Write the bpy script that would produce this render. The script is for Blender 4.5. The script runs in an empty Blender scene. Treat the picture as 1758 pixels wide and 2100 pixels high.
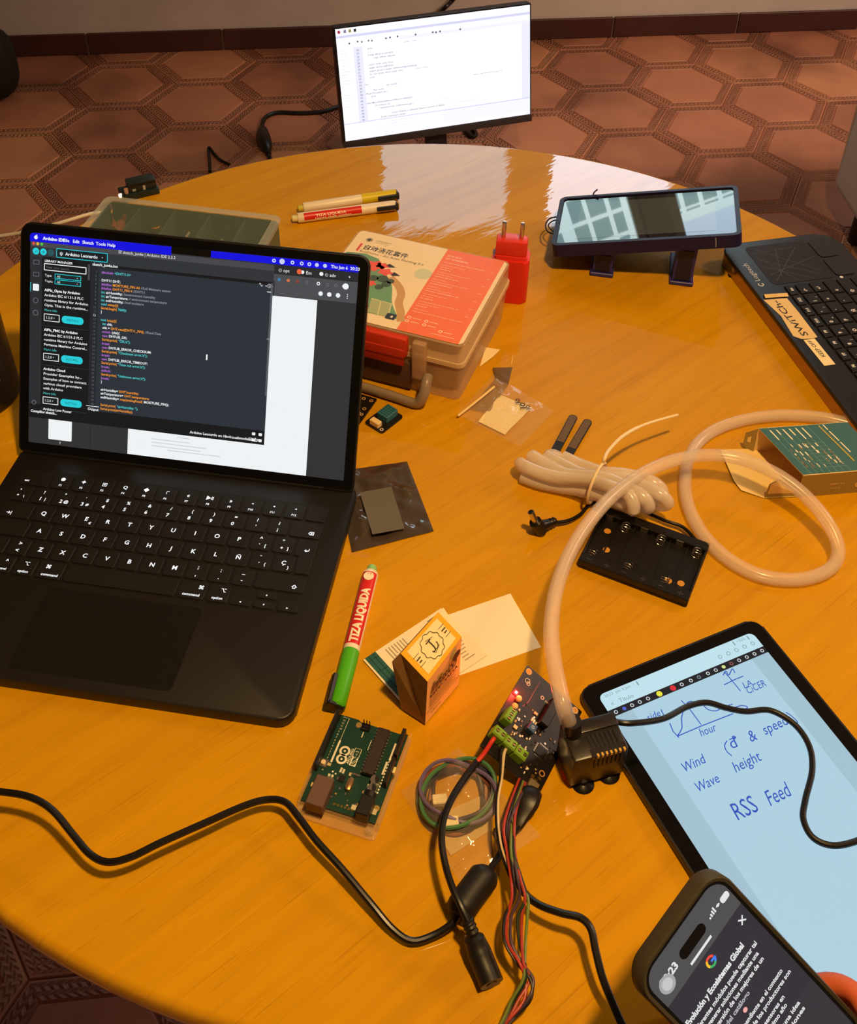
import bpy, bmesh, math, random
from mathutils import Vector, Matrix, noise
R = math.radians
random.seed(7)
sc = bpy.context.scene
col = sc.collection

# ------------------------------------------------------------------ camera, light, exposure
CAM = Vector((-0.0971, -0.7486, 1.4526))
RW = [Vector((0.9942817498, -0.1061017482, 0.0120921891)),      # right
      Vector((-0.0593542073, -0.6432109105, -0.7633850947)),    # down
      Vector((0.0887743210, 0.7583021454, -0.6458304547))]      # forward
FPX, PX, PY = 2206.2, 879.0, 750.0                              # focal length and principal point, 1758x2100 frame
TZ = 0.75                                                       # table top height
cd = bpy.data.cameras.new('camera'); cam = bpy.data.objects.new('camera', cd); col.objects.link(cam)
cd.sensor_fit = 'HORIZONTAL'; cd.sensor_width = 36; cd.lens = 36 * FPX / 1758
cd.shift_x = 0.0; cd.shift_y = -(1050 - PY) / 1758
cd.clip_start = .01
cam.matrix_world = Matrix(((RW[0].x, -RW[1].x, -RW[2].x, CAM.x), (RW[0].y, -RW[1].y, -RW[2].y, CAM.y),
                           (RW[0].z, -RW[1].z, -RW[2].z, CAM.z), (0, 0, 0, 1)))
sc.camera = cam
vs = sc.view_settings
vs.view_transform = 'Standard'; vs.look = 'None'; vs.gamma = 1; vs.use_curve_mapping = False; vs.exposure = 0.0
w = bpy.data.worlds.new('world'); sc.world = w; w.use_nodes = True
w.node_tree.nodes['Background'].inputs[0].default_value = (.05, .045, .04, 1)
w.node_tree.nodes['Background'].inputs[1].default_value = .2

def lamp(name, kind, loc, power, color, aim=None, **k):
    d = bpy.data.lights.new(name, kind); d.energy = power; d.color = color
    for a, b in k.items(): setattr(d, a, b)
    o = bpy.data.objects.new(name, d); col.objects.link(o); o.location = loc
    if aim: o.rotation_euler = (Vector(aim) - Vector(loc)).to_track_quat('-Z', 'Y').to_euler()
    return o
WARM = (1, .62, .235)
sc.cycles.caustics_reflective = False; sc.cycles.caustics_refractive = False
lamp('ceiling_spot', 'SPOT', (.21, -.60, 2.25), 90, WARM, aim=(.12, -.38, 0), spot_size=R(114), spot_blend=.45, shadow_soft_size=.055)
lamp('room_fill', 'POINT', (2.4, .6, 2.4), 50, (1, .75, .58), shadow_soft_size=.2)  # added fill, stands in for light bounced around the room
lamp('side_lamp', 'SPOT', (2.1, .9, 2.1), 125, (1, .66, .42), aim=(1.35, 1.45, 0), spot_size=R(80), spot_blend=1.0, shadow_soft_size=.12)

# ------------------------------------------------------------------ pixel -> place helpers
def ray(u, v):
    return RW[0] * ((u - PX) / FPX) + RW[1] * ((v - PY) / FPX) + RW[2]
def at(u, v, h=0.0):
    """the point h metres above the table top seen at pixel u, v"""
    d = ray(u, v); return CAM + d * ((TZ + h - CAM.z) / d.z)
def atY(u, v, y):
    d = ray(u, v); return CAM + d * ((y - CAM.y) / d.y)
FL = -TZ                                                        # h of the floor

# ------------------------------------------------------------------ materials
def lin(c):
    if isinstance(c, str):
        c = c.lstrip('#'); c = [int(c[i:i + 2], 16) / 255 for i in (0, 2, 4)]
        c = [x / 12.92 if x <= .04045 else ((x + .055) / 1.055) ** 2.4 for x in c]
    return (c[0], c[1], c[2], 1)
MC = {}
def M(c, rough=.5, metal=0, spec=.5, alpha=1, trans=0, coat=0, emit=0, ior=1.45, bump=0, bscale=200, sss=0):
    key = (str(c), rough, metal, spec, alpha, trans, coat, emit, bump, bscale, sss)
    if key in MC: return MC[key]
    m = bpy.data.materials.new('surface_%03d' % len(MC)); m.use_nodes = True
    nt = m.node_tree; b = nt.nodes['Principled BSDF']; L = lin(c)
    b.inputs['Base Color'].default_value = L; b.inputs['Roughness'].default_value = rough
    b.inputs['Metallic'].default_value = metal; b.inputs['Specular IOR Level'].default_value = spec
    b.inputs['Alpha'].default_value = alpha; b.inputs['Transmission Weight'].default_value = trans
    b.inputs['Coat Weight'].default_value = coat; b.inputs['IOR'].default_value = ior
    b.inputs['Coat Roughness'].default_value = .04
    if sss: b.inputs['Subsurface Weight'].default_value = sss; b.inputs['Subsurface Scale'].default_value = .004
    if emit:
        b.inputs['Emission Color'].default_value = L; b.inputs['Emission Strength'].default_value = emit
        b.inputs['Base Color'].default_value = (.004, .004, .004, 1)
    if bump:
        n = nt.nodes.new('ShaderNodeTexNoise'); n.inputs['Scale'].default_value = bscale; n.inputs['Detail'].default_value = 3
        tc = nt.nodes.new('ShaderNodeTexCoord'); nt.links.new(tc.outputs['Object'], n.inputs['Vector'])
        bp = nt.nodes.new('ShaderNodeBump'); bp.inputs['Strength'].default_value = bump; bp.inputs['Distance'].default_value = .002
        nt.links.new(n.outputs['Fac'], bp.inputs['Height']); nt.links.new(bp.outputs['Normal'], b.inputs['Normal'])
    MC[key] = m
    return m
def E(c, s=1.0, rough=.25): return M(c, rough=rough, emit=s)    # a lit screen pixel or lamp
BLK = M('#16140f', .45); BLKG = M('#0c0b0a', .18); PVC = M('#12100d', .32)
METAL = M('#d8d0c0', .25, 1); GOLD = M('#e0b050', .3, 1); SILK = M('#e9e2c8', .5)

# ------------------------------------------------------------------ mesh builder (coordinates in mm unless s=1)
TXT = {}
def glyphs(s, bold=0):
    k = (s, bold)
    if k not in TXT:
        cu = bpy.data.curves.new('t', 'FONT'); cu.body = s; cu.resolution_u = 2; cu.offset = bold; cu.align_x = 'LEFT'
        o = bpy.data.objects.new('t', cu); me = o.to_mesh()
        vs_ = [(v.co.x, v.co.y) for v in me.vertices]; fs = [tuple(p.vertices) for p in me.polygons]
        o.to_mesh_clear(); bpy.data.objects.remove(o); bpy.data.curves.remove(cu)
        wd = max([v[0] for v in vs_], default=0)
        TXT[k] = (vs_, fs, wd)
    return TXT[k]
def spline(P, n=10, closed=False):
    P = [Vector(p) for p in P]; out = []; N = len(P)
    for i in range(N if closed else N - 1):
        g = lambda j: P[j % N] if closed else P[max(0, min(N - 1, j))]
        a, b, c, d = g(i - 1), g(i), g(i + 1), g(i + 2)
        for k in range(n):
            t = k / n
            out.append(.5 * ((2 * b) + (c - a) * t + (2 * a - 5 * b + 4 * c - d) * t * t + (3 * b - a - 3 * c + d) * t ** 3))
    if not closed: out.append(P[-1].copy())
    return out
def rrect(x0, y0, x1, y1, r, n=6):
    if not isinstance(r, (list, tuple)): r = [r] * 4
    o = []
    for (cx, cy, a0, rr) in ((x1 - r[0], y1 - r[0], 0, r[0]), (x0 + r[1], y1 - r[1], 90, r[1]), (x0 + r[2], y0 + r[2], 180, r[2]), (x1 - r[3], y0 + r[3], 270, r[3])):
        for k in range(n + 1):
            a = R(a0 + 90 * k / n); o.append((cx + rr * math.cos(a), cy + rr * math.sin(a)))
    return o
class MB:
    def __init__(s, mat=None, s_=.001):
        s.v, s.f, s.m, s.mats, s.k, s.d = [], [], [], [], s_, mat
        s.X = Matrix.Identity(4)
    def slot(s, mat):
        mat = mat or s.d
        if mat not in s.mats: s.mats.append(mat)
        return s.mats.index(mat)
    def add(s, vs_, fs, mat=None):
        b = len(s.v); i = s.slot(mat)
        s.v += [s.X @ Vector(v) for v in vs_]
        for f in fs: s.f.append(tuple(b + k for k in f)); s.m.append(i)
        return s
    def bm(s, bm, mat=None):
        bm.verts.ensure_lookup_table(); bm.verts.index_update()
        s.add([v.co.copy() for v in bm.verts], [[v.index for v in f.verts] for f in bm.faces], mat); bm.free(); return s
    def box(s, x0, x1, y0, y1, z0, z1, mat=None, bev=0, seg=2):
        bm = bmesh.new(); bmesh.ops.create_cube(bm, size=1)
        for v in bm.verts: v.co = Vector(((x0 + x1) / 2 + v.co.x * (x1 - x0), (y0 + y1) / 2 + v.co.y * (y1 - y0), (z0 + z1) / 2 + v.co.z * (z1 - z0)))
        if bev: bmesh.ops.bevel(bm, geom=bm.edges[:], offset=bev, segments=seg, affect='EDGES', profile=.5)
        return s.bm(bm, mat)
    def prism(s, out, z0, z1, mat=None, bev=0, seg=2, bot=True):
        """vertical prism of a flat outline; bev rounds the top (and bottom) rim"""
        bm = bmesh.new(); n = len(out)
        a = [bm.verts.new((p[0], p[1], z0)) for p in out]; b = [bm.verts.new((p[0], p[1], z1)) for p in out]
        for i in range(n): bm.faces.new((a[i], a[(i + 1) % n], b[(i + 1) % n], b[i]))
        top = bm.faces.new(b); bo = bm.faces.new(a[::-1])
        if bev:
            ed = list(top.edges) + (list(bo.edges) if bot else [])
            bmesh.ops.bevel(bm, geom=ed, offset=bev, segments=seg, affect='EDGES', profile=.5)
        bmesh.ops.recalc_face_normals(bm, faces=bm.faces[:])
        return s.bm(bm, mat)
    def poly(s, pts, z, mat=None):
        return s.add([(p[0], p[1], z) for p in pts], [list(range(len(pts)))], mat)
    def rect(s, x0, y0, x1, y1, z, mat=None): return s.poly([(x0, y0), (x1, y0), (x1, y1), (x0, y1)], z, mat)
    def disc(s, x, y, r, z, mat=None, n=16, r0=0, a0=0, a1=360):
        if r0 == 0 and a1 - a0 == 360: return s.poly([(x + r * math.cos(2 * math.pi * k / n), y + r * math.sin(2 * math.pi * k / n)) for k in range(n)], z, mat)
        V, F = [], []
        for k in range(n + 1):
            a = R(a0 + (a1 - a0) * k / n)
            V += [(x + r * math.cos(a), y + r * math.sin(a), z), (x + r0 * math.cos(a), y + r0 * math.sin(a), z)]
            if k: F.append((2 * k - 2, 2 * k, 2 * k + 1, 2 * k - 1))
        return s.add(V, F, mat)
    def line(s, pts, wd, z, mat=None):
        """flat stroke through 2-d points, one mitred ribbon"""
        P = [pts[0]]
        for p in pts[1:]:
            if math.dist(p, P[-1]) > wd * .02: P.append(p)
        V, F, n = [], [], len(P)
        for i, p in enumerate(P):
            a, b = P[max(0, i - 1)], P[min(n - 1, i + 1)]; dx, dy = b[0] - a[0], b[1] - a[1]; L = math.hypot(dx, dy) or 1
            nx, ny = -dy / L * wd / 2, dx / L * wd / 2; e = (-.3 if i == 0 else .3 if i == n - 1 else 0) * wd / L
            V += [(p[0] + nx + dx * e, p[1] + ny + dy * e, z), (p[0] - nx + dx * e, p[1] - ny + dy * e, z)]
            if i: F.append((2 * i - 2, 2 * i - 1, 2 * i + 1, 2 * i))
        return s.add(V, F, mat)
    def text(s, t, x, y, z, size, mat=None, rot=0, bold=0, al='L', sx=1, width=None, shear=0):
        V, F, wd = glyphs(t, bold)
        if width: sx = width / max(wd * size, 1e-6)
        o = {'L': 0, 'C': -.5, 'R': -1}[al] * wd * size * sx
        c, n = math.cos(R(rot)), math.sin(R(rot))
        W_ = []
        for a, b in V:
            p, q = a * size * sx + o + b * size * shear, b * size
            W_.append((x + p * c - q * n, y + p * n + q * c, z))
        return s.add(W_, F, mat)
    def tube(s, pts, r, mat=None, n=10, closed=False, flat=1):
        pts = [Vector(p) for p in pts]; N = len(pts)
        rr = r if isinstance(r, (list, tuple)) else [r] * N
        T = []
        for i in range(N):
            a = pts[(i - 1) % N] if (closed or i) else pts[0]; b = pts[(i + 1) % N] if (closed or i < N - 1) else pts[-1]
            T.append((b - a).normalized())
        u = T[0].cross(Vector((0, 0, 1)))
        if u.length < .05: u = T[0].cross(Vector((1, 0, 0)))
        u.normalize(); V, F = [], []
        for i in range(N):
            u = (u - T[i] * u.dot(T[i])).normalized(); w_ = T[i].cross(u)
            for k in range(n):
                a = 2 * math.pi * k / n; V.append(pts[i] + (u * math.cos(a) + w_ * math.sin(a) * flat) * rr[i])
        for i in range(N if closed else N - 1):
            j = (i + 1) % N
            for k in range(n): F.append((i * n + k, i * n + (k + 1) % n, j * n + (k + 1) % n, j * n + k))
        if not closed: F += [list(range(n))[::-1], list(range((N - 1) * n, N * n))]
        return s.add(V, F, mat)
    def cyl(s, x, y, z0, z1, r, mat=None, n=16, r1=None):
        return s.tube([(x, y, z0), (x, y, z1)], [r, r if r1 is None else r1], mat, n)
    def lathe(s, prof, mat=None, n=32, ax=(0, 0)):
        V, F = [], []
        for (r, z) in prof:
            for k in range(n):
                a = 2 * math.pi * k / n; V.append((ax[0] + r * math.cos(a), ax[1] + r * math.sin(a), z))
        for i in range(len(prof) - 1):
            for k in range(n): F.append((i * n + k, i * n + (k + 1) % n, (i + 1) * n + (k + 1) % n, (i + 1) * n + k))
        if prof[0][0] > 1e-6: F.append(list(range(n))[::-1])
        if prof[-1][0] > 1e-6: F.append(list(range((len(prof) - 1) * n, len(prof) * n)))
        return s.add(V, F, mat)
    def grid(s, fn, nu, nv, mat=None):
        V = [fn(i / nu, j / nv) for j in range(nv + 1) for i in range(nu + 1)]
        F = [(j * (nu + 1) + i, j * (nu + 1) + i + 1, (j + 1) * (nu + 1) + i + 1, (j + 1) * (nu + 1) + i) for j in range(nv) for i in range(nu)]
        return s.add(V, F, mat)
    def build(s, name, parent=None, loc=None, smooth=35, label=None):
        me = bpy.data.meshes.new(name); me.from_pydata([v * s.k for v in s.v], [], s.f); me.update()
        for m in s.mats: me.materials.append(m)
        me.polygons.foreach_set('material_index', s.m)
        if smooth:
            me.polygons.foreach_set('use_smooth', [True] * len(me.polygons)); me.set_sharp_from_angle(angle=R(smooth))
        o = bpy.data.objects.new(name, me); col.objects.link(o)
        if parent: o.parent = parent
        if loc: o.location = loc
        if label: o['label'] = label
        return o
def tag(o, label, cat, group=None):
    o['label'] = label; o['category'] = cat
    if group: o['group'] = group
    return o
def thing(name, label, cat, loc=(0, 0, TZ), rz=0, group=None, mat=None):
    o = bpy.data.objects.new(name, None); col.objects.link(o); o.empty_display_size = .02
    if mat is not None: o.matrix_world = mat
    else: o.location = loc; o.rotation_euler = (0, 0, R(rz))
    return tag(o, label, cat, group)
def struct(o): o['kind'] = 'structure'; return o
def W(*uvh): return [at(*p) for p in uvh]

# ------------------------------------------------------------------ node materials of the large surfaces
def nodes(name):
    m = bpy.data.materials.new(name); m.use_nodes = True; nt = m.node_tree
    return m, nt, nt.nodes['Principled BSDF'], (lambda a, b: nt.links.new(a, b)), (lambda t: nt.nodes.new('ShaderNode' + t))
def ramp(nd, stops):
    e = nd.color_ramp.elements
    while len(e) < len(stops): e.new(.5)
    for x, (p, c) in zip(e, stops): x.position = p; x.color = lin(c) if isinstance(c, (str, tuple)) else c
def wood_material():
    m, nt, b, L, N = nodes('honey_wood')
    tc = N('TexCoord'); mp = N('Mapping'); mp.inputs['Rotation'].default_value = (0, 0, R(-33.5)); L(tc.outputs['Object'], mp.inputs['Vector'])
    def noise_(scale, sx, sy, det=4, dist=0):
        q = N('Mapping'); q.inputs['Scale'].default_value = (sx, sy, 1); L(mp.outputs[0], q.inputs['Vector'])
        n = N('TexNoise'); n.inputs['Scale'].default_value = scale; n.inputs['Detail'].default_value = det; n.inputs['Distortion'].default_value = dist
        L(q.outputs[0], n.inputs['Vector']); return n
    br = N('TexBrick'); br.inputs['Scale'].default_value = 1; br.offset = .37
    br.inputs['Brick Width'].default_value = .9; br.inputs['Row Height'].default_value = .085; br.inputs['Mortar Size'].default_value = .0006
    br.inputs['Mortar Smooth'].default_value = .6; br.inputs['Color1'].default_value = (.25, .25, .25, 1); br.inputs['Color2'].default_value = (.75, .75, .75, 1); br.inputs['Mortar'].default_value = (.30, .30, .30, 1)
    L(mp.outputs[0], br.inputs['Vector'])
    n1 = noise_(7, .8, 12, 5, .35); n2 = noise_(30, .5, 14, 3); n3 = noise_(3.0, 1, 3, 2, .3); n4 = noise_(60, .22, 10, 2)
    def mul(a, k, add=0):
        q = N('Math'); q.operation = 'MULTIPLY_ADD'; L(a, q.inputs[0]); q.inputs[1].default_value = k; q.inputs[2].default_value = add; return q.outputs[0]
    def plus(a, c):
        q = N('Math'); q.operation = 'ADD'; L(a, q.inputs[0]); L(c, q.inputs[1]); return q.outputs[0]
    sep = N('SeparateColor'); L(br.outputs['Color'], sep.inputs[0])
    t = plus(plus(mul(sep.outputs[0], .26), mul(n1.outputs['Fac'], .50)), plus(mul(n2.outputs['Fac'], .24, -.10), mul(n3.outputs['Fac'], .24, 0)))
    cr = N('ValToRGB'); ramp(cr, [(.22, (.46, .20, .0022)), (.50, (.60, .285, .003)), (.72, (.68, .335, .004)), (.95, (.76, .40, .007))]); L(t, cr.inputs[0])
    # fine dark pores
    pr = N('ValToRGB'); ramp(pr, [(.0, (0, 0, 0)), (.30, (0, 0, 0)), (.37, (1, 1, 1))]); L(n4.outputs['Fac'], pr.inputs[0])
    mx = N('MixRGB'); mx.inputs[2].default_value = (.38, .15, .002, 1); inv = N('Invert'); L(pr.outputs[0], inv.inputs['Color'])
    f = N('Math'); f.operation = 'MULTIPLY'; f.inputs[1].default_value = .45; L(inv.outputs[0], f.inputs[0]); L(f.outputs[0], mx.inputs[0]); L(cr.outputs[0], mx.inputs[1])
    L(mx.outputs[0], b.inputs['Base Color'])
    b.inputs['Roughness'].default_value = .42; b.inputs['Coat Weight'].default_value = 1; b.inputs['Coat Roughness'].default_value = .012; b.inputs['Coat IOR'].default_value = 1.5
    b.inputs['Specular IOR Level'].default_value = .03
    bp = N('Bump'); bp.inputs['Strength'].default_value = .22; bp.inputs['Distance'].default_value = .001
    nb = noise_(22, .7, 2.0, 3, .4); L(nb.outputs['Fac'], bp.inputs['Height']); L(bp.outputs[0], b.inputs['Coat Normal'])
    return m
def terracotta():
    m, nt, b, L, N = nodes('terracotta_tile')
    at_ = N('Attribute'); at_.attribute_name = 'tone'; uv = N('UVMap'); uv.uv_map = 'braid'
    tc = N('TexCoord'); n = N('TexNoise'); n.inputs['Scale'].default_value = 7; n.inputs['Detail'].default_value = 5; L(tc.outputs['Object'], n.inputs['Vector'])
    n2 = N('TexNoise'); n2.inputs['Scale'].default_value = 2.3; n2.inputs['Detail'].default_value = 3; L(tc.outputs['Object'], n2.inputs['Vector'])
    ad = N('Math'); ad.operation = 'ADD'; sub = N('Math'); sub.operation = 'MULTIPLY_ADD'; sub.inputs[1].default_value = .5; sub.inputs[2].default_value = -.25
    L(n.outputs['Fac'], sub.inputs[0]); L(at_.outputs['Fac'], ad.inputs[0]); L(sub.outputs[0], ad.inputs[1])
    cr = N('ValToRGB'); ramp(cr, [(.12, (.27, .11, .07)), (.5, (.45, .19, .115)), (.85, (.55, .26, .135))]); L(ad.outputs[0], cr.inputs[0])
    dk = N('ValToRGB'); ramp(dk, [(.0, (.45, .42, .45)), (.36, (.62, .6, .62)), (.50, (1, 1, 1))]); L(n2.outputs['Fac'], dk.inputs[0])
    mx = N('MixRGB'); mx.blend_type = 'MULTIPLY'; mx.inputs[0].default_value = 1; L(cr.outputs[0], mx.inputs[1]); L(dk.outputs[0], mx.inputs[2])
    # braided band: herring-bone ridges from the band's own uv (v < 0 on the plain panel)
    s = N('SeparateXYZ'); L(uv.outputs[0], s.inputs[0])
    def math_(op, a, c=None, k=None):
        q = N('Math'); q.operation = op; L(a, q.inputs[0])
        if c is not None: L(c, q.inputs[1])
        if k is not None: q.inputs[1].default_value = k
        return q.outputs[0]
    v = s.outputs['Y']; fold = math_('ABSOLUTE', math_('SUBTRACT', math_('FRACT', math_('MULTIPLY', v, k=2.0)), k=.5))
    st = math_('SINE', math_('ADD', math_('MULTIPLY', s.outputs['X'], k=2 * math.pi), math_('MULTIPLY', fold, k=7.0)))
    gate = math_('GREATER_THAN', v, k=0.0)
    h = math_('MULTIPLY', st, gate)
    bp = N('Bump'); bp.inputs['Strength'].default_value = .8; bp.inputs['Distance'].default_value = .0035; L(h, bp.inputs['Height'])
    L(bp.outputs[0], b.inputs['Normal'])
    sh = N('MixRGB'); sh.blend_type = 'MULTIPLY'; L(math_('MULTIPLY', math_('LESS_THAN', h, k=-.35), k=.30), sh.inputs[0]); L(mx.outputs[0], sh.inputs[1]); sh.inputs[2].default_value = (.38, .34, .36, 1)
    L(sh.outputs[0], b.inputs['Base Color']); b.inputs['Roughness'].default_value = .5; b.inputs['Specular IOR Level'].default_value = .35
    return m
def plaster(c, rough=.9):
    m, nt, b, L, N = nodes('plaster'); tc = N('TexCoord'); n = N('TexNoise'); n.inputs['Scale'].default_value = 6; n.inputs['Detail'].default_value = 6
    L(tc.outputs['Object'], n.inputs['Vector']); cr = N('ValToRGB'); a = lin(c); ramp(cr, [(.3, tuple(x * .88 for x in a[:3])), (.7, a[:3])]); L(n.outputs['Fac'], cr.inputs[0]); L(cr.outputs[0], b.inputs['Base Color'])
    b.inputs['Roughness'].default_value = rough
    bp = N('Bump'); bp.inputs['Strength'].default_value = .15; L(n.outputs['Fac'], bp.inputs['Height']); L(bp.outputs[0], b.inputs['Normal'])
    return m
def fabric(c, sc_=900):
    m, nt, b, L, N = nodes('woven_fabric'); tc = N('TexCoord'); n = N('TexNoise'); n.inputs['Scale'].default_value = sc_; n.inputs['Detail'].default_value = 2
    L(tc.outputs['Object'], n.inputs['Vector']); cr = N('ValToRGB'); a = lin(c); ramp(cr, [(.3, tuple(x * .7 for x in a[:3])), (.7, a[:3])]); L(n.outputs['Fac'], cr.inputs[0]); L(cr.outputs[0], b.inputs['Base Color'])
    b.inputs['Roughness'].default_value = .95; b.inputs['Sheen Weight'].default_value = .3
    return m

# ================================================================== THE ROOM
WY = 2.571                                                      # back wall
XL, XR, YF, CZ = -2.7, 2.9, -2.4, 2.6
WALL = plaster('#d6d0cc')
def floor():
    d = .279; a = d / math.sqrt(3); base = at(1262.8, 224.6, FL)
    V, F, T, U = [], [], [], []
    v1 = Vector((d * math.cos(R(-30)), d * math.sin(R(-30)), 0)); v2 = Vector((0, -d, 0))
    for i in range(-22, 22):
        for j in range(-26, 26):
            c = base + v1 * i + v2 * j
            if not (XL - .2 < c.x < XR + .2 and YF - .2 < c.y < WY + .25): continue
            tone = random.uniform(.28, .8)
            hexa = lambda k_, z: [(c.x + a * k_ * math.cos(R(60 * q)), c.y + a * k_ * math.sin(R(60 * q)), z) for q in range(6)]
            rings = [hexa(1.0, -.004), hexa(.985, -.0005), hexa(.965, 0), hexa(.815, 0), hexa(.80, -.0025), hexa(.785, -.0025), hexa(.77, .0005)]
            b0 = len(V)
            for rg in rings: V += rg
            for r_ in range(6):
                for q in range(6):
                    F.append((b0 + r_ * 6 + q, b0 + r_ * 6 + (q + 1) % 6, b0 + (r_ + 1) * 6 + (q + 1) % 6, b0 + (r_ + 1) * 6 + q))
                    tt = tone * (.6 if r_ in (0,) else .74 if r_ in (3, 4) else .95 if r_ == 2 else 1); T.append(tt)
                    u0 = q * 17.0
                    U.append([(u0, .02), (u0 + 14, .02), (u0 + 12.2, .98), (u0 + 1.8, .98)] if r_ == 2 else [(0, -1)] * 4)
            F.append([b0 + 36 + q for q in range(6)]); T.append(tone); U.append([(0, -1)] * 6)
    me = bpy.data.meshes.new('floor'); me.from_pydata(V, [], F); me.update()
    at_ = me.attributes.new('tone', 'FLOAT', 'FACE'); at_.data.foreach_set('value', T)
    uv = me.uv_layers.new(name='braid'); uv.data.foreach_set('uv', [x for f in U for p in f for x in p])
    me.materials.append(terracotta())
    o = bpy.data.objects.new('floor', me); col.objects.link(o); struct(o)
floor()
WIN = [(.085, .605), (.695, 1.215)]; WZ0, WZ1 = 1.42, 2.28
def walls():
    b = MB(WALL, 1)
    def face(x0, x1, z0, z1): b.box(x0, x1, WY, WY + .14, z0, z1)
    face(XL, WIN[0][0], 0, CZ); face(WIN[0][1], WIN[1][0], 0, CZ); face(WIN[1][1], XR, 0, CZ)
    for a0, a1 in WIN: face(a0, a1, 0, WZ0); face(a0, a1, WZ1, CZ)
    struct(b.build('wall_back', smooth=0))
    struct(MB(WALL, 1).box(XL - .12, XL, YF, WY + .14, 0, CZ).build('wall_left', smooth=0))
    struct(MB(WALL, 1).box(XR, XR + .12, YF, WY + .14, 0, CZ).build('wall_right', smooth=0))
    struct(MB(WALL, 1).box(XL - .12, XR + .12, YF - .12, YF, 0, CZ).build('wall_front', smooth=0))
    struct(MB(plaster('#b8a996'), 1).box(XL - .12, XR + .12, YF - .12, WY + .14, CZ, CZ + .1).build('ceiling', smooth=0))
    # terracotta skirting, one mesh of short tiles with pale joints
    sk = MB(None, 1); m1 = plaster('#4a2a27', .45); jm = plaster('#8a7468', .8); x = XL + .02
    sk.box(XL, XR, WY - .006, WY, 0, .064, jm)
    x = at(184, 110, FL).x - 12 * .42
    while x < XR:
        a0, a1 = max(x + .0025, XL), min(x + .4175, XR)
        if a1 > a0 + .02: sk.box(a0, a1, WY - .011, WY, .001, .068, m1, .002, 1)
        x += .42
    struct(sk.build('baseboard_back', smooth=0))
    # the two evening windows high in the back wall (seen only mirrored in the table and the little screen)
    for i, (a0, a1) in enumerate(WIN):
        fr = MB(M('#e8e6e0', .5), 1); wd = .035
        for (x0, x1, z0, z1) in ((a0, a0 + wd, WZ0, WZ1), (a1 - wd, a1, WZ0, WZ1), (a0, a1, WZ0, WZ0 + wd), (a0, a1, WZ1 - wd, WZ1)):
            fr.box(x0, x1, WY + .01, WY + .07, z0, z1, bev=.003, seg=1)
        o = struct(fr.build('window_%d' % (i + 1), smooth=0))
        # lit sky behind: lower sash of dim panes between bars given a glow of their own, upper sash of bright daylight
        sky = MB(None, 1); y = WY + .055
        dim = E((.30, .47, .48), 6.5); bar = E((.55, .70, .70), 11.0)
        up = E((.55, .70, .84), 9.0) if i else E((.20, .36, .42), 7.5)
        zm = 1.85 if i == 0 else 1.81
        sky.add([(a0, y, WZ0), (a1, y, WZ0), (a1, y, zm), (a0, y, zm)], [(0, 1, 2, 3)], dim)
        sky.add([(a0, y, zm), (a1, y, zm), (a1, y, WZ1), (a0, y, WZ1)], [(0, 1, 2, 3)], up)
        p = sky.build('pane', o, smooth=0)
        bars = MB(bar, 1)
        for xx, wd in ((a0 + .055, .007), (a0 + .12, .007), (a0 + .185, .007), (a0 + .265, .022), (a0 + .345, .007), (a0 + .42, .007), (a1 - .035, .020)): bars.box(xx - wd, xx + wd, y - .012, y - .004, WZ0, zm)
        for zz in (1.50, 1.60, 1.70) + ((1.79,) if i == 0 else ()): bars.box(a0, a1, y - .012, y - .004, zz - .006, zz + .006)
        bars.box(a0, a1, y - .014, y - .003, zm - .018, zm + .012); bars.box(a0, a1, y - .004, y - .001, zm - .034, zm - .026)
        bars.build('glowing_bar', o, smooth=0)
walls()

# ================================================================== TABLE
TR = .5399
def table():
    t = thing('round_table', 'round honey-coloured varnished wooden table carrying all the electronics', 'table', (0, 0, 0))
    wm = wood_material()
    z0, z1 = 720, 750; r = TR * 1000
    prof = [(0, z0), (r - 14, z0), (r - 5, z0 + 3), (r - 1, z0 + 9), (r, z0 + 15), (r - .8, z1 - 4), (r - 3, z1 - 1), (r - 6, z1), (r - 6.6, z1), (r - 7.2, z1), (r * .5, z1), (0, z1)]
    MB(wm).lathe(prof, n=128).build('tabletop', t, smooth=50)
    dm = M('#7a4a1c', .4)
    MB(dm).lathe([(60, 30), (58, 120), (40, 260), (48, 420), (62, 560), (90, 690), (180, 719.5)], n=32).build('pedestal', t)
    for k in range(4):
        c, s_ = math.cos(R(45 + 90 * k)), math.sin(R(45 + 90 * k))
        P = [(30 * c, 30 * s_, 110), (150 * c, 150 * s_, 95), (270 * c, 270 * s_, 45), (350 * c, 350 * s_, 24)]
        MB(dm).tube(spline(P, 6), [34] * 6 + [28] * 6 + [24] * 7, n=10).build('foot', t)
table()

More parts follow.
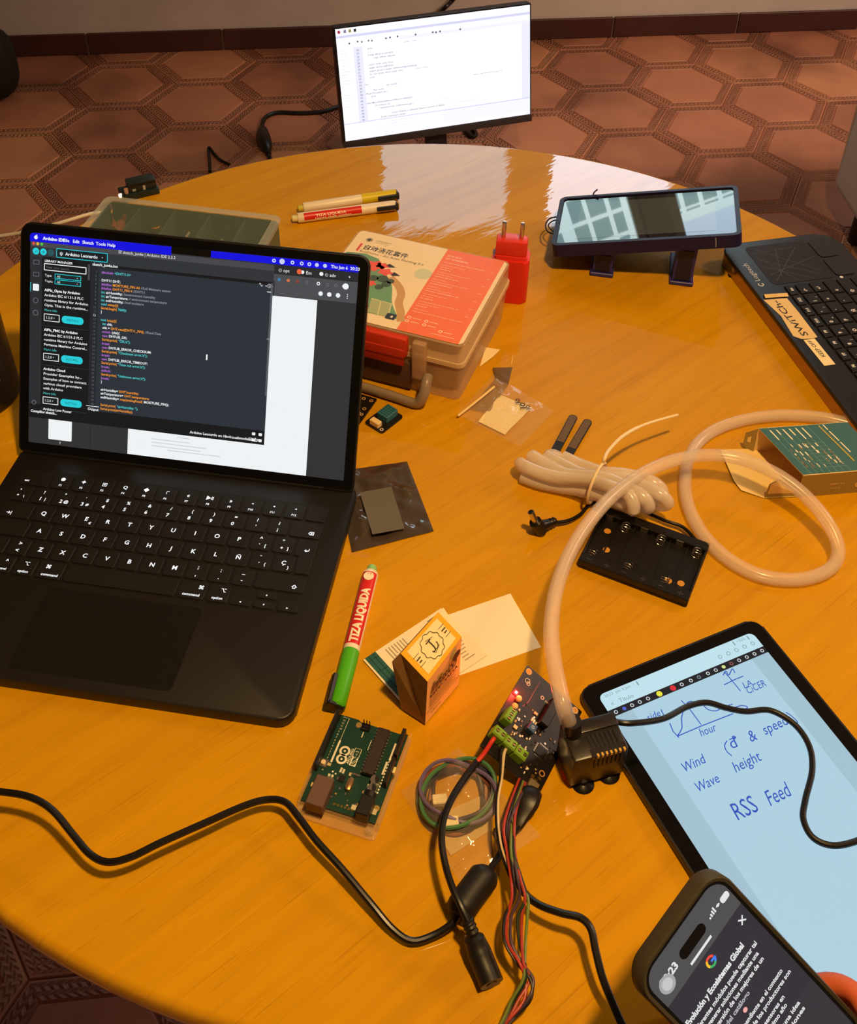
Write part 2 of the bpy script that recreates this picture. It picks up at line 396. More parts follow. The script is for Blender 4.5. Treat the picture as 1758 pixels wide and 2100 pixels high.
# ================================================================== LAPTOP
A15 = R(-15.005)
def lapw(x, y):                                                 # laptop plane -> world
    c, s_ = math.cos(A15), math.sin(A15); x = (x - 348.351) / 1000; y = (y - 188.173) / 1000
    return (c * x - s_ * y, s_ * x + c * y, TZ)
BODY = M('#1d1b1c', .42, .25, bump=.02, bscale=4000)
def laptop():
    t = thing('laptop', 'open black laptop with lit keyboard letters showing a dark code editor', 'laptop', lapw(0, 0), -15.005)
    b = MB(BODY).prism(rrect(-14, -157, 294.7, 78, 12, 8), .6, 11.2, bev=2.2, seg=3)
    b.prism(rrect(-1.2, -66.6, 277.4, 48.4, 3.5), 11.0, 11.25, M('#0b0a0a', .6))
    b.build('base', t)
    MB(M('#1b191a', .30, .2)).prism(rrect(74.5, -147.5, 201.5, -72, 5), 11.0, 11.32).build('trackpad', t)
    kp = MB(M('#0a0909', .55)); kp.prism(rrect(-.6, -66, 276.8, 47.8, 3), 11.26, 11.4); kb = kp.build('keyboard', t)
    cap = M('#141213', .5); ink = E('#f2f4f6', 1.15)
    U, RP, Z = 19.05, 18.9, 12.55
    def key(x0, wd, row, legs, h=1.0, yo=0.0, out=None):
        """legs: (text, dx, dy, size) relative to the key's centre"""
        y = row * RP + yo; x1 = x0 * U + 1.2; x2 = (x0 + wd) * U - 1.2; hh = (RP * h) / 2 - 1.15
        m = MB(cap); m.prism(out or rrect(x1, y - hh, x2, y + hh, 1.8, 3), 11.42, Z, bev=.35, seg=1, bot=False)
        cx = (x1 + x2) / 2
        for (s, dx, dy, sz) in legs: m.text(s, cx + dx, y + dy - sz * .35, Z + .06, sz, ink, al='C', bold=.025)
        return m.build('key', kb, smooth=0)
    key(0, 1.5, 2, [('esc', -7, -3.5, 3.3)])
    for i in range(12): key(1.5 + i, 1, 2, [(('●', '✦', '▣', 'Q', '◆', '☾', '«', '▶ll', '»', '◂', '◂·', '◂))')[i] if i not in (9, 10, 11) else '◂', 0, 2.3, 5.0), ('F%d' % (i + 1), 0, -4.6, 3.0)])
    key(13.5, 1, 2, [])
    key(0, 1, 1, [('ª', -2.5, 3.6, 4), ('º', -2.5, -3.2, 5), ('\\', 3.2, -3.2, 4)])
    for i, (a, b_, c) in enumerate(zip('1234567890', '!"·$%&/()=', '|@#       ')): key(1 + i, 1, 1, [(b_, 0, 4.0, 4.6), (a, -1, -3.4, 5.2)] + ([(c, 3.6, -3.4, 4.2)] if c != ' ' else []))
    key(11, 1, 1, [('?', 0, 4, 4.6), ("'", 0, -3.4, 5)]); key(12, 1, 1, [('¿', 0, 4, 4.6), ('¡', 0, -3.4, 5)]); key(13, 1.5, 1, [('⌫', 5, -3.5, 4.6)])
    key(0, 1.5, 0, [('→|', -6, -3.5, 4.4)])
    for i, c in enumerate('QWERTYUIOP'): key(1.5 + i, 1, 0, [(c, 0, 0, 5.8)] + ([('€', 4.4, -4, 3.6)] if c == 'E' else []))
    key(11.5, 1, 0, [('^', -1, 3.8, 5), ('`', -1, -3.6, 5), ('[', 4.2, -3.6, 4)]); key(12.5, 1, 0, [('*', -1, 3.6, 5), ('+', -1, -3.4, 4.6), (']', 4.2, -3.6, 4)])
    xr = 14.5 * U - 1.2
    key(13.5, 1, 0, [('↵', 1, -3, 5)], out=[(xr, -RP - RP / 2 + 1.2), (xr, RP / 2 - 1.2), (13.5 * U + 1.2, RP / 2 - 1.2), (13.5 * U + 1.2, -RP / 2 + .4), (13.75 * U + 1.2, -RP / 2 + .4), (13.75 * U + 1.2, -RP - RP / 2 + 1.2)])
    key(0, 1.75, -1, [('⇪', -11, -3.5, 4.5)])
    for i, c in enumerate('ASDFGHJKLÑ'): key(1.75 + i, 1, -1, [(c, 0, 0, 5.8)])
    key(11.75, 1, -1, [('¨', -1, 3.4, 5), ('´', -1, -3.6, 5), ('{', 4.2, -3.6, 4)]); key(12.75, 1, -1, [('Ç', 0, .6, 5.6), ('}', 4.6, -4, 4)])
    key(0, 1.25, -2, [('⇧', -6, -3.5, 4.5)]); key(1.25, 1, -2, [('>', 0, 3.6, 5.2), ('<', 0, -3.6, 5.2)])
    for i, c in enumerate('ZXCVBNM'): key(2.25 + i, 1, -2, [(c, 0, 0, 5.8)])
    key(9.25, 1, -2, [(';', 0, 3.6, 5.2), (',', 0, -3.6, 5.2)]); key(10.25, 1, -2, [(':', 0, 3.6, 5.2), ('.', 0, -3.6, 5.2)]); key(11.25, 1, -2, [('_', 0, 4.6, 5), ('-', 0, -3.2, 5.2)])
    key(12.25, 2.25, -2, [('⇧', 12, -3.2, 5)])
    key(0, 1, -3, [('fn', 3, 3, 3.2)]); key(1, 1, -3, [('^', 2, 3.5, 5), ('control', 0, -4.6, 3.2)]); key(2, 1, -3, [('⌥', 0, 3.2, 4.6), ('option', 0, -4.6, 3.4)])
    key(3, 1.25, -3, [('⌘', -3, 3.2, 4.8), ('command', 1, -4.6, 3.6)]); key(4.25, 5, -3, []); key(9.25, 1.25, -3, [('⌘', 6, 3.2, 4.8), ('command', 0, -4.6, 3.6)])
    key(10.5, 1, -3, [('⌥', 3, 3.2, 4.6), ('option', 0, -4.6, 3.4)])
    key(11.5, 1, -3, [('◂', 0, -.4, 4.5)], h=.5, yo=-RP / 4); key(12.5, 1, -3, [('▴', 0, -.2, 4.2)], h=.49, yo=RP / 4); key(12.5, 1, -3, [('▾', 0, -.2, 4.2)], h=.49, yo=-RP / 4); key(13.5, 1, -3, [('▸', 0, -.4, 4.5)], h=.5, yo=-RP / 4)
    # lid, its own frame: x right, y up the lid, z out of the screen
    lid = MB(BODY).prism(rrect(-154, -1.5, 154, 205.5, [10, 10, 4, 4], 8), -4.5, 0, bev=1.2)
    lid.prism(rrect(-152.6, .5, 152.6, 204, [9, 9, 3, 3], 8), -.2, .15, M('#090909', .35, spec=.25))
    lo = lid.build('lid', t, loc=(.138, .0679, .0135)); lo.rotation_euler = (R(61.2), 0, 0)
    hb = MB(M('#121112', .5)).tube([(14, 71, 10.8), (266, 71, 10.8)], 4.4, n=14); hb.build('hinge', t)
    laptop_screen(lo)
def laptop_screen(lo):
    s = MB(None); ox, oy = -144.8, 8.4
    s.X = Matrix.Translation((ox, oy, 0)); Wd, Hh = 289.6, 188.3
    z = [.22]
    def nz(k=.03): z[0] += k; return z[0]
    def rc(x0, y0, x1, y1, m, r=0):
        s.poly(rrect(x0, y0, x1, y1, r, 3), nz(.004), m) if r else s.rect(x0, y0, x1, y1, nz(.004), m)
    def tx(t, x, y, sz, m, **k): s.text(t, x, y, nz(.002), sz, m, **k)
    wht = E('#eef2f4', 1.0); dk = E('#2b323b', .95); dk2 = E('#171a1d', .8); grey = E('#4a4c50', 1); desk = E('#333436', .9)
    blue = E('#0a0ac8', 1.25); teal = E('#23c4cf', 1.1); org = E('#f0952e', 1.0); pink = E('#b36bd0', .9); com = E('#8a9196', .9); cy = E('#4fc6c6', 1); dim = E('#6c7074', .8)
    s.poly(rrect(0, 0, Wd, Hh, [3.5, 3.5, .5, .5], 4), z[0], desk)
    # browser window at the back, its pages
    rc(0, 156, Wd, 181.5, grey); rc(214, 174, Wd, 182.5, E('#2a2b2d', .9))
    rc(217, -0 + .2, 256, 155.4, wht); rc(93, .2, 256, 24.8, wht); rc(18.8, 5, 40.7, 25, wht, 1)
    tx('7', 29, 1.2, 3.2, wht); rc(58, 0.2, 58.4, 21.5, E('#242526', .8)); rc(217.6, 155.2, 218.2, 168, E('#202020', .5))
    for k, (x0, x1, y) in enumerate(((115, 150, 16.5), (115, 165, 13.4), (115, 160, 10.2), (130, 178, 7.6))): rc(x0, y, x1, y + .8, E('#d3d7da', .95))
    rc(138, 20.4, 150, 21, E('#c3c8cc', .9))
    for x, t in ((221, '⊙ opt'), (240, '● Em'), (261, '⊙ adv'), (281, '+')): tx(t, x, 176.4, 4, wht)
    s.disc(239, 178, 2.2, nz(), E('#e8643c', 1)); s.disc(258, 178, 1.7, nz(), wht)
    for k, x in enumerate((222, 230, 238, 246, 256, 264, 271, 278)): s.disc(x, 169.6, 1.5, nz(), (E('#3d7fb0', .9), E('#d2754a', .9), E('#8a4a36', .9), dim, wht, dim, dim, wht)[k], 12, r0=0 if k in (0, 1, 2, 7) else .8)
    s.disc(279.5, 169.6, 2.6, nz(), wht); 
    for x in (258.5, 266, 273.5): s.disc(x, 161.4, 2.0, nz(), wht, 8)
    for dy in (-1.6, 0, 1.6): s.disc(281.5, 161.4 + dy, .5, nz(), wht, 8)
    # editor window
    rc(0.6, 23.6, 217.2, 181.6, dk2); rc(.6, 170.2, 217.4, 181.6, E('#4b4a50', .9)); rc(.6, 166.8, 217.4, 176.5, E('#33383d', .85))
    rc(55.5, 36, 217.2, 164.2, dk); rc(11.5, 34.5, 55, 168.5, dk2); rc(.6, 36, 11.2, 168.5, E('#2b2f33', .9)); rc(55.5, 36, 62.5, 168.5, E('#23282e', .9))
    for x, c in ((3.2, '#e05048'), (6.9, '#e0b040'), (10.6, '#4fc050')): s.disc(x, 179.1, 1.35, nz(), E(c, 1))
    tx('▣ sketch_jun6a | Arduino IDE 2.3.2', 80, 178.0, 3.5, E('#d8dadc', 1), bold=.01)
    for k, x in enumerate((5.4, 12.2, 19)): s.disc(x, 172.6, 3.0, nz(), teal if k < 2 else E('#2b5f63', .8), 16)
    tx('✓', 4, 171.3, 3.6, dk2); tx('→', 10.2, 171.3, 3.6, dk2); rc(24, 168.9, 70.5, 177, teal, .6); rc(24.6, 169.5, 69.9, 176.4, E('#1b2428', .8), .4); tx('ψ  Arduino Leonardo', 27, 171.5, 3.9, wht, bold=.02); tx('▾', 65, 171.5, 3.5, wht)
    tx('∿', 205, 162, 5, wht); tx('-⊙-', 210.5, 162, 5, wht)
    # activity icons
    for k, y in enumerate((163, 152.5, 141, 129.5, 118.5)):
        if k == 2: rc(3, y - 3, 8.6, y + 3, wht, .8); rc(.6, y - 4, 1.2, y + 4, teal)
        elif k < 2: rc(3, y - 2, 8.6, y + 2, dim, .5); rc(3.6, y - 1.4, 8, y + 1.4, E('#2b2f33', .9), .3)
        else: s.disc(5.8, y, 2.6, nz(), dim, 14, r0=1.9)
    s.disc(5.2, 37.5, 2.2, nz(), dim, 14, r0=1.4)
    # library panel
    tx('LIBRARY MANAGER', 13.5, 164.2, 2.9, wht, bold=.015); rc(13, 156.8, 51.6, 163, wht, .4); rc(13.7, 157.5, 50.9, 162.3, dk2); tx('Filter your search...', 15, 158.8, 2.9, dim)
    for y, t in ((151.6, 'Type:'), (146.6, 'Topic:')): tx(t, 13.8, y, 3.0, wht); rc(23, y - 1, 47, y + 3.2, teal, .3); rc(23.5, y - .5, 46.5, y + 2.7, E('#1d2a2e', .8)); tx('All', 25, y, 2.7, wht); tx('▾', 43, y, 2.7, wht)
    blocks = ((138.6, ['AIPlc_Opta by Arduino', 'Arduino IEC 61131-3 PLC', 'runtime library for Arduino', 'Opta. This is the runtime...'], 'More info'), (103.4, ['AIPlc_PMC by Arduino', 'Arduino IEC 61131-3 PLC', 'runtime library for Arduino', 'Portenta Machine Control...'], 'More info'), (68.2, ['Arduino Cloud', 'Provider Examples by...', 'Examples of how to connect', 'various cloud providers', 'with Arduino'], 'More info'))
    for (y, ls, mi) in blocks:
        for k, l in enumerate(ls): tx(l, 13.8, y - 4.4 * k, 3.2, wht, bold=.03 if k < 1 else .012, width=min(40, len(l) * 1.55))
        yy = y - 4.4 * len(ls); tx(mi, 13.8, yy, 3.0, cy); tx
        rc(13.5, yy - 8.8, 28, yy - 2.2, wht, .4); rc(14.1, yy - 8.2, 27.4, yy - 2.8, E('#1c2426', .7)); tx('1.2.0 ▾', 15.2, yy - 6.7, 3.2, wht)
        rc(30, yy - 9, 50, yy - 2.4, teal, 3); tx('INSTALL', 40, yy - 6.8, 3.0, E('#0b6a72', .8), al='C')
        rc(11.5, yy - 13.2, 54.5, yy - 12.8, E('#3a3f44', .8))
    rc(53, 152, 55, 166, E('#4a4f55', .8)); tx('Arduino Low Power', 14, 31.6, 3.2, wht, bold=.02)
    rc(54, 40.0, 66, 40.5, wht); tx('Output', 55.5, 36.4, 3.4, wht, bold=.02); tx('sketch_jun6a.ino', 57, 165.4, 3.4, wht, bold=.02)
    # code
    code = ['p#include |t<DHT11.h>', '', 'wDHT11 DHT;', 'p#define |oMOISTURE_PIN A0 |g//Soil Moisture sensor', 'p#define |oDHT11_PIN 4 |g//DHT11', 'tint |wairHumidity;   |g//environment humidity', 'tint |wairTemperature;   |g// environment temperature', 'tint |wsoilHumidity;   |g//soil moisture', 'tvoid |osetup(){', 'oSerial.begin(|t9600);', 'w}', '', 'tvoid |oloop(){', 't  int |wchk;', 'w  chk = |oDHT.read(DHT11_PIN);  |g//Read Data', 'p  switch |w(chk){', 'p  case |wDHTLIB_OK:', 'o  Serial.print(|t"OK,\\t");', 'p  break;', 'p  case |wDHTLIB_ERROR_CHECKSUM:', 'o  Serial.print(|t"Checksum error,\\t");', 'p  break;', 'p  case |wDHTLIB_ERROR_TIMEOUT:', 'o  Serial.print(|t"Time out error,\\t");', 'p  break;', 'p  default:', 'o  Serial.print(|t"Unknown error,\\t");', 'p  break;', 'w  }', '', 'w  airHumidity=|oDHT.humidity;', 'w  airTemperature=|oDHT.temperature;', 'w  soilHumidity=|omap(analogRead(|wMOISTURE_PIN));', '', 'o  Serial.print(|t"airHumidity: ");', 'o  Serial.print(airHumidity);']
    cm = {'w': wht, 'p': pink, 't': cy, 'o': org, 'g': com}
    for k, ln in enumerate(code):
        y = 159.3 - k * 3.46
        if y < 37.5: break
        tx(str(k + 1), 61, y, 2.7, wht if k == 11 else dim, al='R'); x = 65.6
        for part in ln.split('|'):
            if not part: continue
            t = part[1:]; tx(t, x, y, 3.0, cm[part[0]], bold=.022); x += glyphs(t, .022)[2] * 3.0 + 1.0 * (t.endswith(' ') or 1)
    rc(215.6, 68, 217.0, 166, E('#5b6066', .9)); rc(214.4, 117.5, 217, 118.2, E('#99aaaa', .8)); rc(212.5, 158, 216, 158.6, wht)
    tx('I', 161.6, 94, 6, wht, bold=.06)
    tx('Arduino Leonardo on /dev/cu.usbmodem14101', 150, 26.4, 3.3, wht, bold=.02); tx('▣ 🔔', 203, 26.4, 3.6, wht)
    for x in (206, 212): rc(x, 31.5, x + 3, 34, wht, .6)
    rc(206, 26, 209, 28.6, wht, .6); rc(212, 26, 215, 28.6, wht, .6)
    tx('Compiling sketch...', 2.5, 28.6, 3.2, wht, bold=.03); rc(.6, 36.0, 217, 36.3, E('#15181a', .6))
    # menu bar with the notch
    s.poly(rrect(0, 180.9, 127.2, Hh, [.1, 3.5, .1, .1], 4), nz(), blue); s.poly(rrect(162.1, 182.4, Wd, Hh, [3.5, .1, .1, .1], 4), nz(), blue)
    rc(127.2, 182.6, 162.1, Hh + .4, M('#090909', .35), 1)
    s.disc(5.6, 184.6, 1.7, nz(), wht, 12); s.disc(6.4, 186.6, .5, nz(), wht, 8)
    for t, x in (('Arduino IDE', 12), ('File', 30.5), ('Edit', 39), ('Sketch', 47.5), ('Tools', 59.8), ('Help', 70)): tx(t, x, 183.2, 3.9, wht, bold=.04 if x < 14 else .02)
    tx('Thu Jun 6  20:23', 266, 184, 3.7, wht, bold=.02)
    for k, x in enumerate((217, 224, 233, 241, 247.5, 254, 261)): s.disc(x, 185.3, 1.7 if k != 1 else 2.4, nz(), E('#c8d0f0', 1), 10, r0=.0 if k in (1, 5, 6) else .7)
    s.build('screen', lo, smooth=0)
laptop()

# ================================================================== MONITOR on the floor
def monitor():
    mw = Matrix(((.9832, -.0473, .1762, .1948), (.1814, .1524, -.9715, 1.6637), (.0191, .9872, .1584, .318), (0, 0, 0, 1)))
    mw = Matrix.LocRotScale(mw.translation, mw.to_quaternion(), None)
    t = thing('monitor', 'flat monitor glowing white with code standing beyond the table', 'monitor', mat=mw)
    blk = M('#2a292e', .4)
    MB(blk).box(-243, 243, -153, 138, -32, -2, bev=5).box(-243, 243, -153, -134.5, -3, 1.5, bev=1, mat=M('#35343a', .4)).build('housing', t)
    s = MB(None); z = .5
    s.box(-241, 241, -136, 137, -3, 0, M('#15151a', .4))
    s.X = Matrix.Translation((-238, -134, 0)); Wd, Hh = 476, 268
    wt = E((.93, .94, 1.0), 1.22); lav = E((.70, .71, .95), 1.0); lav2 = E((.80, .80, .99), 1.08); tx_ = E((.26, .26, .36), .8); dkx = E((.16, .16, .26), .7); red = E((.85, .5, .55), 1)
    s.rect(0, 0, Wd, Hh, z, wt); s.rect(0, 246, Wd, 252, z + .3, lav); s.rect(150, 226, Wd, 234, z + .3, E((.84, .84, .97), 1.1)); s.rect(412, 43, Wd, 226, z + .2, E((.87, .87, 1), 1.15)); s.rect(455, 43, Wd, 226, z + .22, E((.80, .80, .97), 1.1))
    s.rect(38, 43, 60, 222, z + .3, lav2); s.rect(0, 41, Wd, 43.4, z + .3, lav); s.rect(0, 0, Wd, 8, z + .3, E((.88, .88, 1), 1.15)); s.rect(250, 8, Wd, 41, z + .25, E((.86, .86, 1), 1.12))
    for x, c in ((8, '#c03050'), (22, '#9090b0'), (34, '#b0a060'), (46, '#303040')): s.rect(x - 3, 257, x + 3, 264, z + .4, E(c, .8))
    s.text('sketch_jun6a', 56, 258, z + .4, 8, lav)
    for x in (30, 50, 60, 76, 84, 118, 128, 146, 190, 232, 240, 250, 300): s.disc(x, 232 + (x % 3), 2.4, z + .4, dkx if x > 100 else tx_, 8)
    random.seed(3)
    for k in range(23): s.text(str(24 + k), 45, 212 - k * 7.6, z + .5, 6.5, dkx)
    for k in range(20): s.rect(6, 216 - k * 7, 6 + random.uniform(8, 22), 217.2 - k * 7, z + .4, E((.72, .73, .82), 1)) if k not in (12, 13, 14) else 0
    ls = [(72, 'print'), (0, ''), (72, 'if args: #host is not done'), (86, 'args_device_released'), (0, ''), (72, 'mod = mod_none: done'), (72, 'target_device.addDevice'), (72, 'output_group = target_device.configure(testing)'), (72, 'on_run: mode_name: mode_time'), (72, 'print'), (0, ''), (60, 'try'), (110, 'run_mode( )'), (78, 'Pass mode'), (60, 'Phase Procedure do {'), (72, 'print'), (0, ''), (60, 'class Main(AbstractResourceFactory.defaults){'), (78, 'run is None out'), (92, 'selected.mode: { self.headers.get: }'), (0, ''), (118, 'Count: modules is selected: Failed to connect to device'), (92, 'if new reservation model:')]
    for k, (x, q) in enumerate(ls):
        if q: s.text(q, x, 213 - k * 7.6, z + .5, 6.0, tx_, bold=.012)
    for (x, y, q) in ((160, 218, 'power   index'), (330, 118, 'device: the method returned: %s'), (185, 152, 'power  name')): s.text(q, x, y, z + .5, 5.6, tx_)
    s.text('Message is returned in handling an object', 230, 56, z + .5, 6.5, red); s.text('Done:', 250, 68, z + .5, 6.5, red)
    for k in range(3): s.rect(110, 34 - k * 6, 170 - 10 * k, 35 - k * 6, z + .4, E((.7, .7, .85), 1))
    for k in range(14): s.rect(70 + k * 12, 14, 78 + k * 12, 15, z + .4, E((.7, .7, .85), 1))
    s.build('screen', t, smooth=0)
    neck = MB(blk).box(-27, 27, -262, -100, -52, -30, bev=4); no = neck.build('stand_neck', t)
    # base plate flat on the floor: own matrix inside the tilted frame
    bp = MB(blk).prism(rrect(-110, -85, 110, 85, 20), 0, 8, bev=2)
    for i in range(2): pass
    bo = bp.build('stand_base', t); p = mw @ Vector((0, -.262, -.041))
    bo.matrix_local = mw.inverted() @ Matrix.Translation((p.x, p.y + .01, 0)) @ Matrix.Rotation(R(10), 4, 'Z')
    nk = MB(blk).cyl(0, 0, 6, p.z * 1000 + 14, 24, n=20); nb = nk.build('stand_column', t)
    nb.matrix_local = mw.inverted() @ Matrix.Translation((p.x, p.y, 0))
monitor()
def cable(name, label, pts, r, mat=PVC, n=10, k=10, cat='cable', parent=None):
    m = MB(mat, 1).tube(spline(pts, k), r, n=n)
    o = m.build(name, parent)
    return tag(o, label, cat) if not parent else o
fl = lambda u, v, z=.006: at(u, v, FL + z)
def floor_cords():
    t = thing('power_cord', 'black cord with an inline plug lying on the floor left of the monitor', 'cable', (0, 0, 0))
    P = [fl(720, 205), fl(697, 217), fl(660, 229), fl(615, 232), fl(570, 231), fl(546, 240), fl(538, 256), fl(539, 272)]
    cable('cord', '', P, .0065, parent=t)
    P2 = spline([fl(538, 262, .012), fl(540, 280, .014), fl(546, 300, .014), fl(551, 316, .01)], 6)
    n = len(P2); MB(PVC, 1).tube(P2, [.007 + .013 * math.sin(math.pi * min(1, k / (n - 1) * 1.15)) ** .7 if k < n - 2 else .008 for k in range(n)], n=12).build('plug', t)
    cable('cord', '', [fl(551, 316, .01), fl(556, 335), fl(560, 360)], .006, parent=t)
    cable('thin_cord', 'thin black cord making a sharp peak on the floor behind the table edge', [fl(470, 337), fl(452, 328), fl(440, 316), fl(429, 303, .012), fl(428, 312), fl(430, 330), fl(431, 352)], .0042)
    cable('looped_cord', 'small black loop of cord on the floor under the right half of the monitor', [fl(950, 262), fl(960, 274), fl(970, 281), fl(977, 276), fl(974, 268), fl(966, 266), fl(962, 272), fl(968, 281)], .005)
    P = [atY(935, -8, WY - .02), atY(925, 4, WY - .02), atY(908, 20, WY - .03), fl(880, 44, .02), fl(850, 70)]
    cable('hanging_cord', 'black cord running down the back wall behind the monitor', P, .007)
    cable('white_cable', 'white cable leaving the table edge left of the organizer box', W((240, 440, .004), (205, 436, .006), (180, 440, .008), (130, 455, .006), (80, 469, .0), (40, 478, -.01), (-10, 486, -.02)), .0022, M('#d8d2c8', .4))
floor_cords()

# ================================================================== ARMCHAIR and bag at the edges of the room
def armchair():
    P1, P2 = at(1703, 385, -.64), at(1758, 472, -.64)
    d = (P2 - P1); ang = math.degrees(math.atan2(d.y, d.x))
    t = thing('armchair', 'beige upholstered armchair at the right edge of the photo', 'armchair', (P1.x, P1.y, 0), ang)
    fb = fabric('#b3a091'); L = .82                              # local x runs along the visible side, y away from the table
    MB(fb, 1).box(0, L, 0, .17, .11, .60, bev=.03, seg=3).build('arm', t)
    MB(fb, 1).box(0, L, .66, .83, .11, .60, bev=.03, seg=3).build('arm', t)
    MB(fb, 1).box(.02, .20, .165, .665, .11, .88, bev=.03, seg=3).build('backrest', t)
    MB(fb, 1).box(.20, L - .02, .17, .66, .12, .30, bev=.02, seg=2).build('seat_frame', t)
    MB(fb, 1).box(.19, L, .175, .655, .30, .46, bev=.05, seg=3).build('seat_cushion', t)
    MB(fabric('#c3ac96'), 1).tube(spline([(.006, .012, .13), (.004, .010, .3), (.004, .010, .5), (.012, .012, .585), (.05, .010, .597), (L - .05, .01, .597)], 6), .006, n=8).build('piping', t)
    for x, y in ((.07, .07), (L - .07, .07), (.07, .76), (L - .07, .76)): MB(M('#2a1c12', .4), 1).cyl(x, y, 0, .115, .022).build('leg', t)
armchair()
def bag():
    p = fl(-40, 200, 0); m = MB(M('#151312', .7, bump=.3, bscale=30), 1)
    def f(u, v):
        a = 2 * math.pi * u; b = math.pi * (v - .5)
        s = lambda x, e: math.copysign(abs(x) ** e, x)
        return (p.x + .125 * s(math.cos(a), .7) * s(math.cos(b), .6), p.y + .08 * s(math.sin(a), .7) * s(math.cos(b), .6), .105 + .105 * s(math.sin(b), .6))
    m.grid(f, 28, 14); tag(m.build('bag', smooth=60), 'dark rounded bag on the floor at the far left photo edge', 'bag')
bag()

# ================================================================== TABLE OBJECTS: back left
CLEAR = M('#cfd6c8', .18, alpha=.22, spec=.6); FROST = M('#c9cdbf', .35, alpha=.42)
def organizer():
    c0 = at(219, 401, .05); c1 = at(579, 443, .05); d = c1 - c0; wd = d.length * 1000; ang = math.degrees(math.atan2(d.y, d.x)); dp = 118
    t = thing('organizer_box', 'translucent green compartment box behind the laptop screen', 'box', (c0.x, c0.y, TZ), ang)
    g = M('#4f6252', .35, alpha=.93)
    b = MB(g); b.prism(rrect(4, -dp + 4, wd - 4, -4, 6), .3, 2.2)
    for (x0, x1, y0, y1) in ((3, 5, -dp + 6, -6), (wd - 5, wd - 3, -dp + 6, -6), (6, wd - 6, -5, -3), (6, wd - 6, -dp + 3, -dp + 5)): b.box(x0, x1, y0, y1, 1, 45, bev=.6, seg=1)
    b.build('tray', t)
    for k in range(1, 5): MB(M('#5d6b5c', .4, alpha=.8)).box(wd * k / 5 - .7, wd * k / 5 + .7, -dp + 5, -5, 2, 43).build('divider', t)
    l = MB(FROST); ins = 9; o = rrect(0, -dp, wd, 0, 9); i = rrect(ins, -dp + ins, wd - ins, -ins, 4)
    n = len(o); V = [(x, y, 50) for x, y in o] + [(x, y, 50) for x, y in i] + [(x, y, 45) for x, y in o] + [(x, y, 48.6) for x, y in i]
    F = []
    for k in range(n):
        j = (k + 1) % n; F += [(k, j, n + j, n + k), (2 * n + k, 2 * n + j, j, k), (n + k, n + j, 3 * n + j, 3 * n + k)]
    l.add(V, F)
    l.build('lid_rim', t)
    MB(M('#7c8d80', .2, alpha=.34, spec=.7)).poly(i, 48.6).build('lid_window', t)
    def local(u, v, h): 
        p = at(u, v, h) - Vector((c0.x, c0.y, 0)); a = -R(ang); return (p.x * math.cos(a) - p.y * math.sin(a)) * 1000, (p.x * math.sin(a) + p.y * math.cos(a)) * 1000
    return t, c0, ang, wd
def organizer_contents():
    t, c0, ang, wd = organizer()
    def P(u, v, h): return at(u, v, h)
    m = MB(M('#b0683c', .45), 1).tube(spline([P(231, 470, .012), P(240, 440, .02), P(256, 428, .03), P(260, 435, .03), P(254, 450, .02), P(243, 472, .01)], 6), .006, n=10)
    tag(m.build('copper_coil'), 'orange curved piece lying in the leftmost compartment of the box', 'component')
    m = MB(GOLD, 1)
    for k in range(5): m.tube(spline([P(306 + 4 * k, 474, .012), P(312 + 4 * k, 470 - k, .020), P(320 + 3 * k, 471, .014)], 4), .0022, n=8)
    tag(m.build('brass_parts'), 'small pile of brass parts in the second compartment of the box', 'component')
    for (a, b, lab) in (((408, 457), (378, 495), 'pale thin rod lying in the middle compartment of the box'), ((478, 466), (455, 494), 'pale bent wire in the fourth compartment of the box')):
        m = MB(M('#b9b3a4', .4), 1).tube(spline([P(*b, .010), P((a[0] + b[0]) / 2 - 4, (a[1] + b[1]) / 2, .016), P(*a, .02), P(a[0] + 6, a[1] + 1, .018)], 6), .0016, n=8); tag(m.build('wire_piece'), lab, 'wire')
    m = MB(M('#9a958a', .4), 1).tube(spline([P(470, 494, .010), P(480, 480, .016), P(497, 460, .02)], 6), .0015, n=8); tag(m.build('wire_piece'), 'straight grey wire beside the bent one in the fourth compartment', 'wire')
organizer_contents()
def small_device():
    p = (at(250, 400, 0) + at(312, 390, 0)) / 2; d = at(312, 388, 0) - at(250, 402, 0)
    t = thing('sensor_module', 'tiny dark circuit module with an orange light at the far left table edge', 'module', (p.x + .004, p.y - .002, TZ), math.degrees(math.atan2(d.y, d.x)))
    MB(M('#1c2a2c', .4)).box(-24, 22, -12, 12, .2, 8, bev=1).build('circuit_board', t)
    m = MB(M('#202a2c', .35)).box(-14, 20, -9, 9, 8, 20, bev=1.2); m.box(-10, -6, -9.6, -9, 10, 13, M('#8ea0a0', .4)); m.box(3, 6, -9.6, -9, 9, 15, M('#a9b0b0', .4)); m.box(-12, 19, -9.3, -8.9, 16, 19, M('#0d0f10', .4)); m.build('housing', t)
    MB(E((1, .45, .25), 6)).box(-27, -22, -8, -3, 4, 8, bev=1).build('indicator_light', t)
    MB(M('#c8a090', .4)).cyl(-17, -6, 8, 14, 2.5).build('button', t)
small_device()

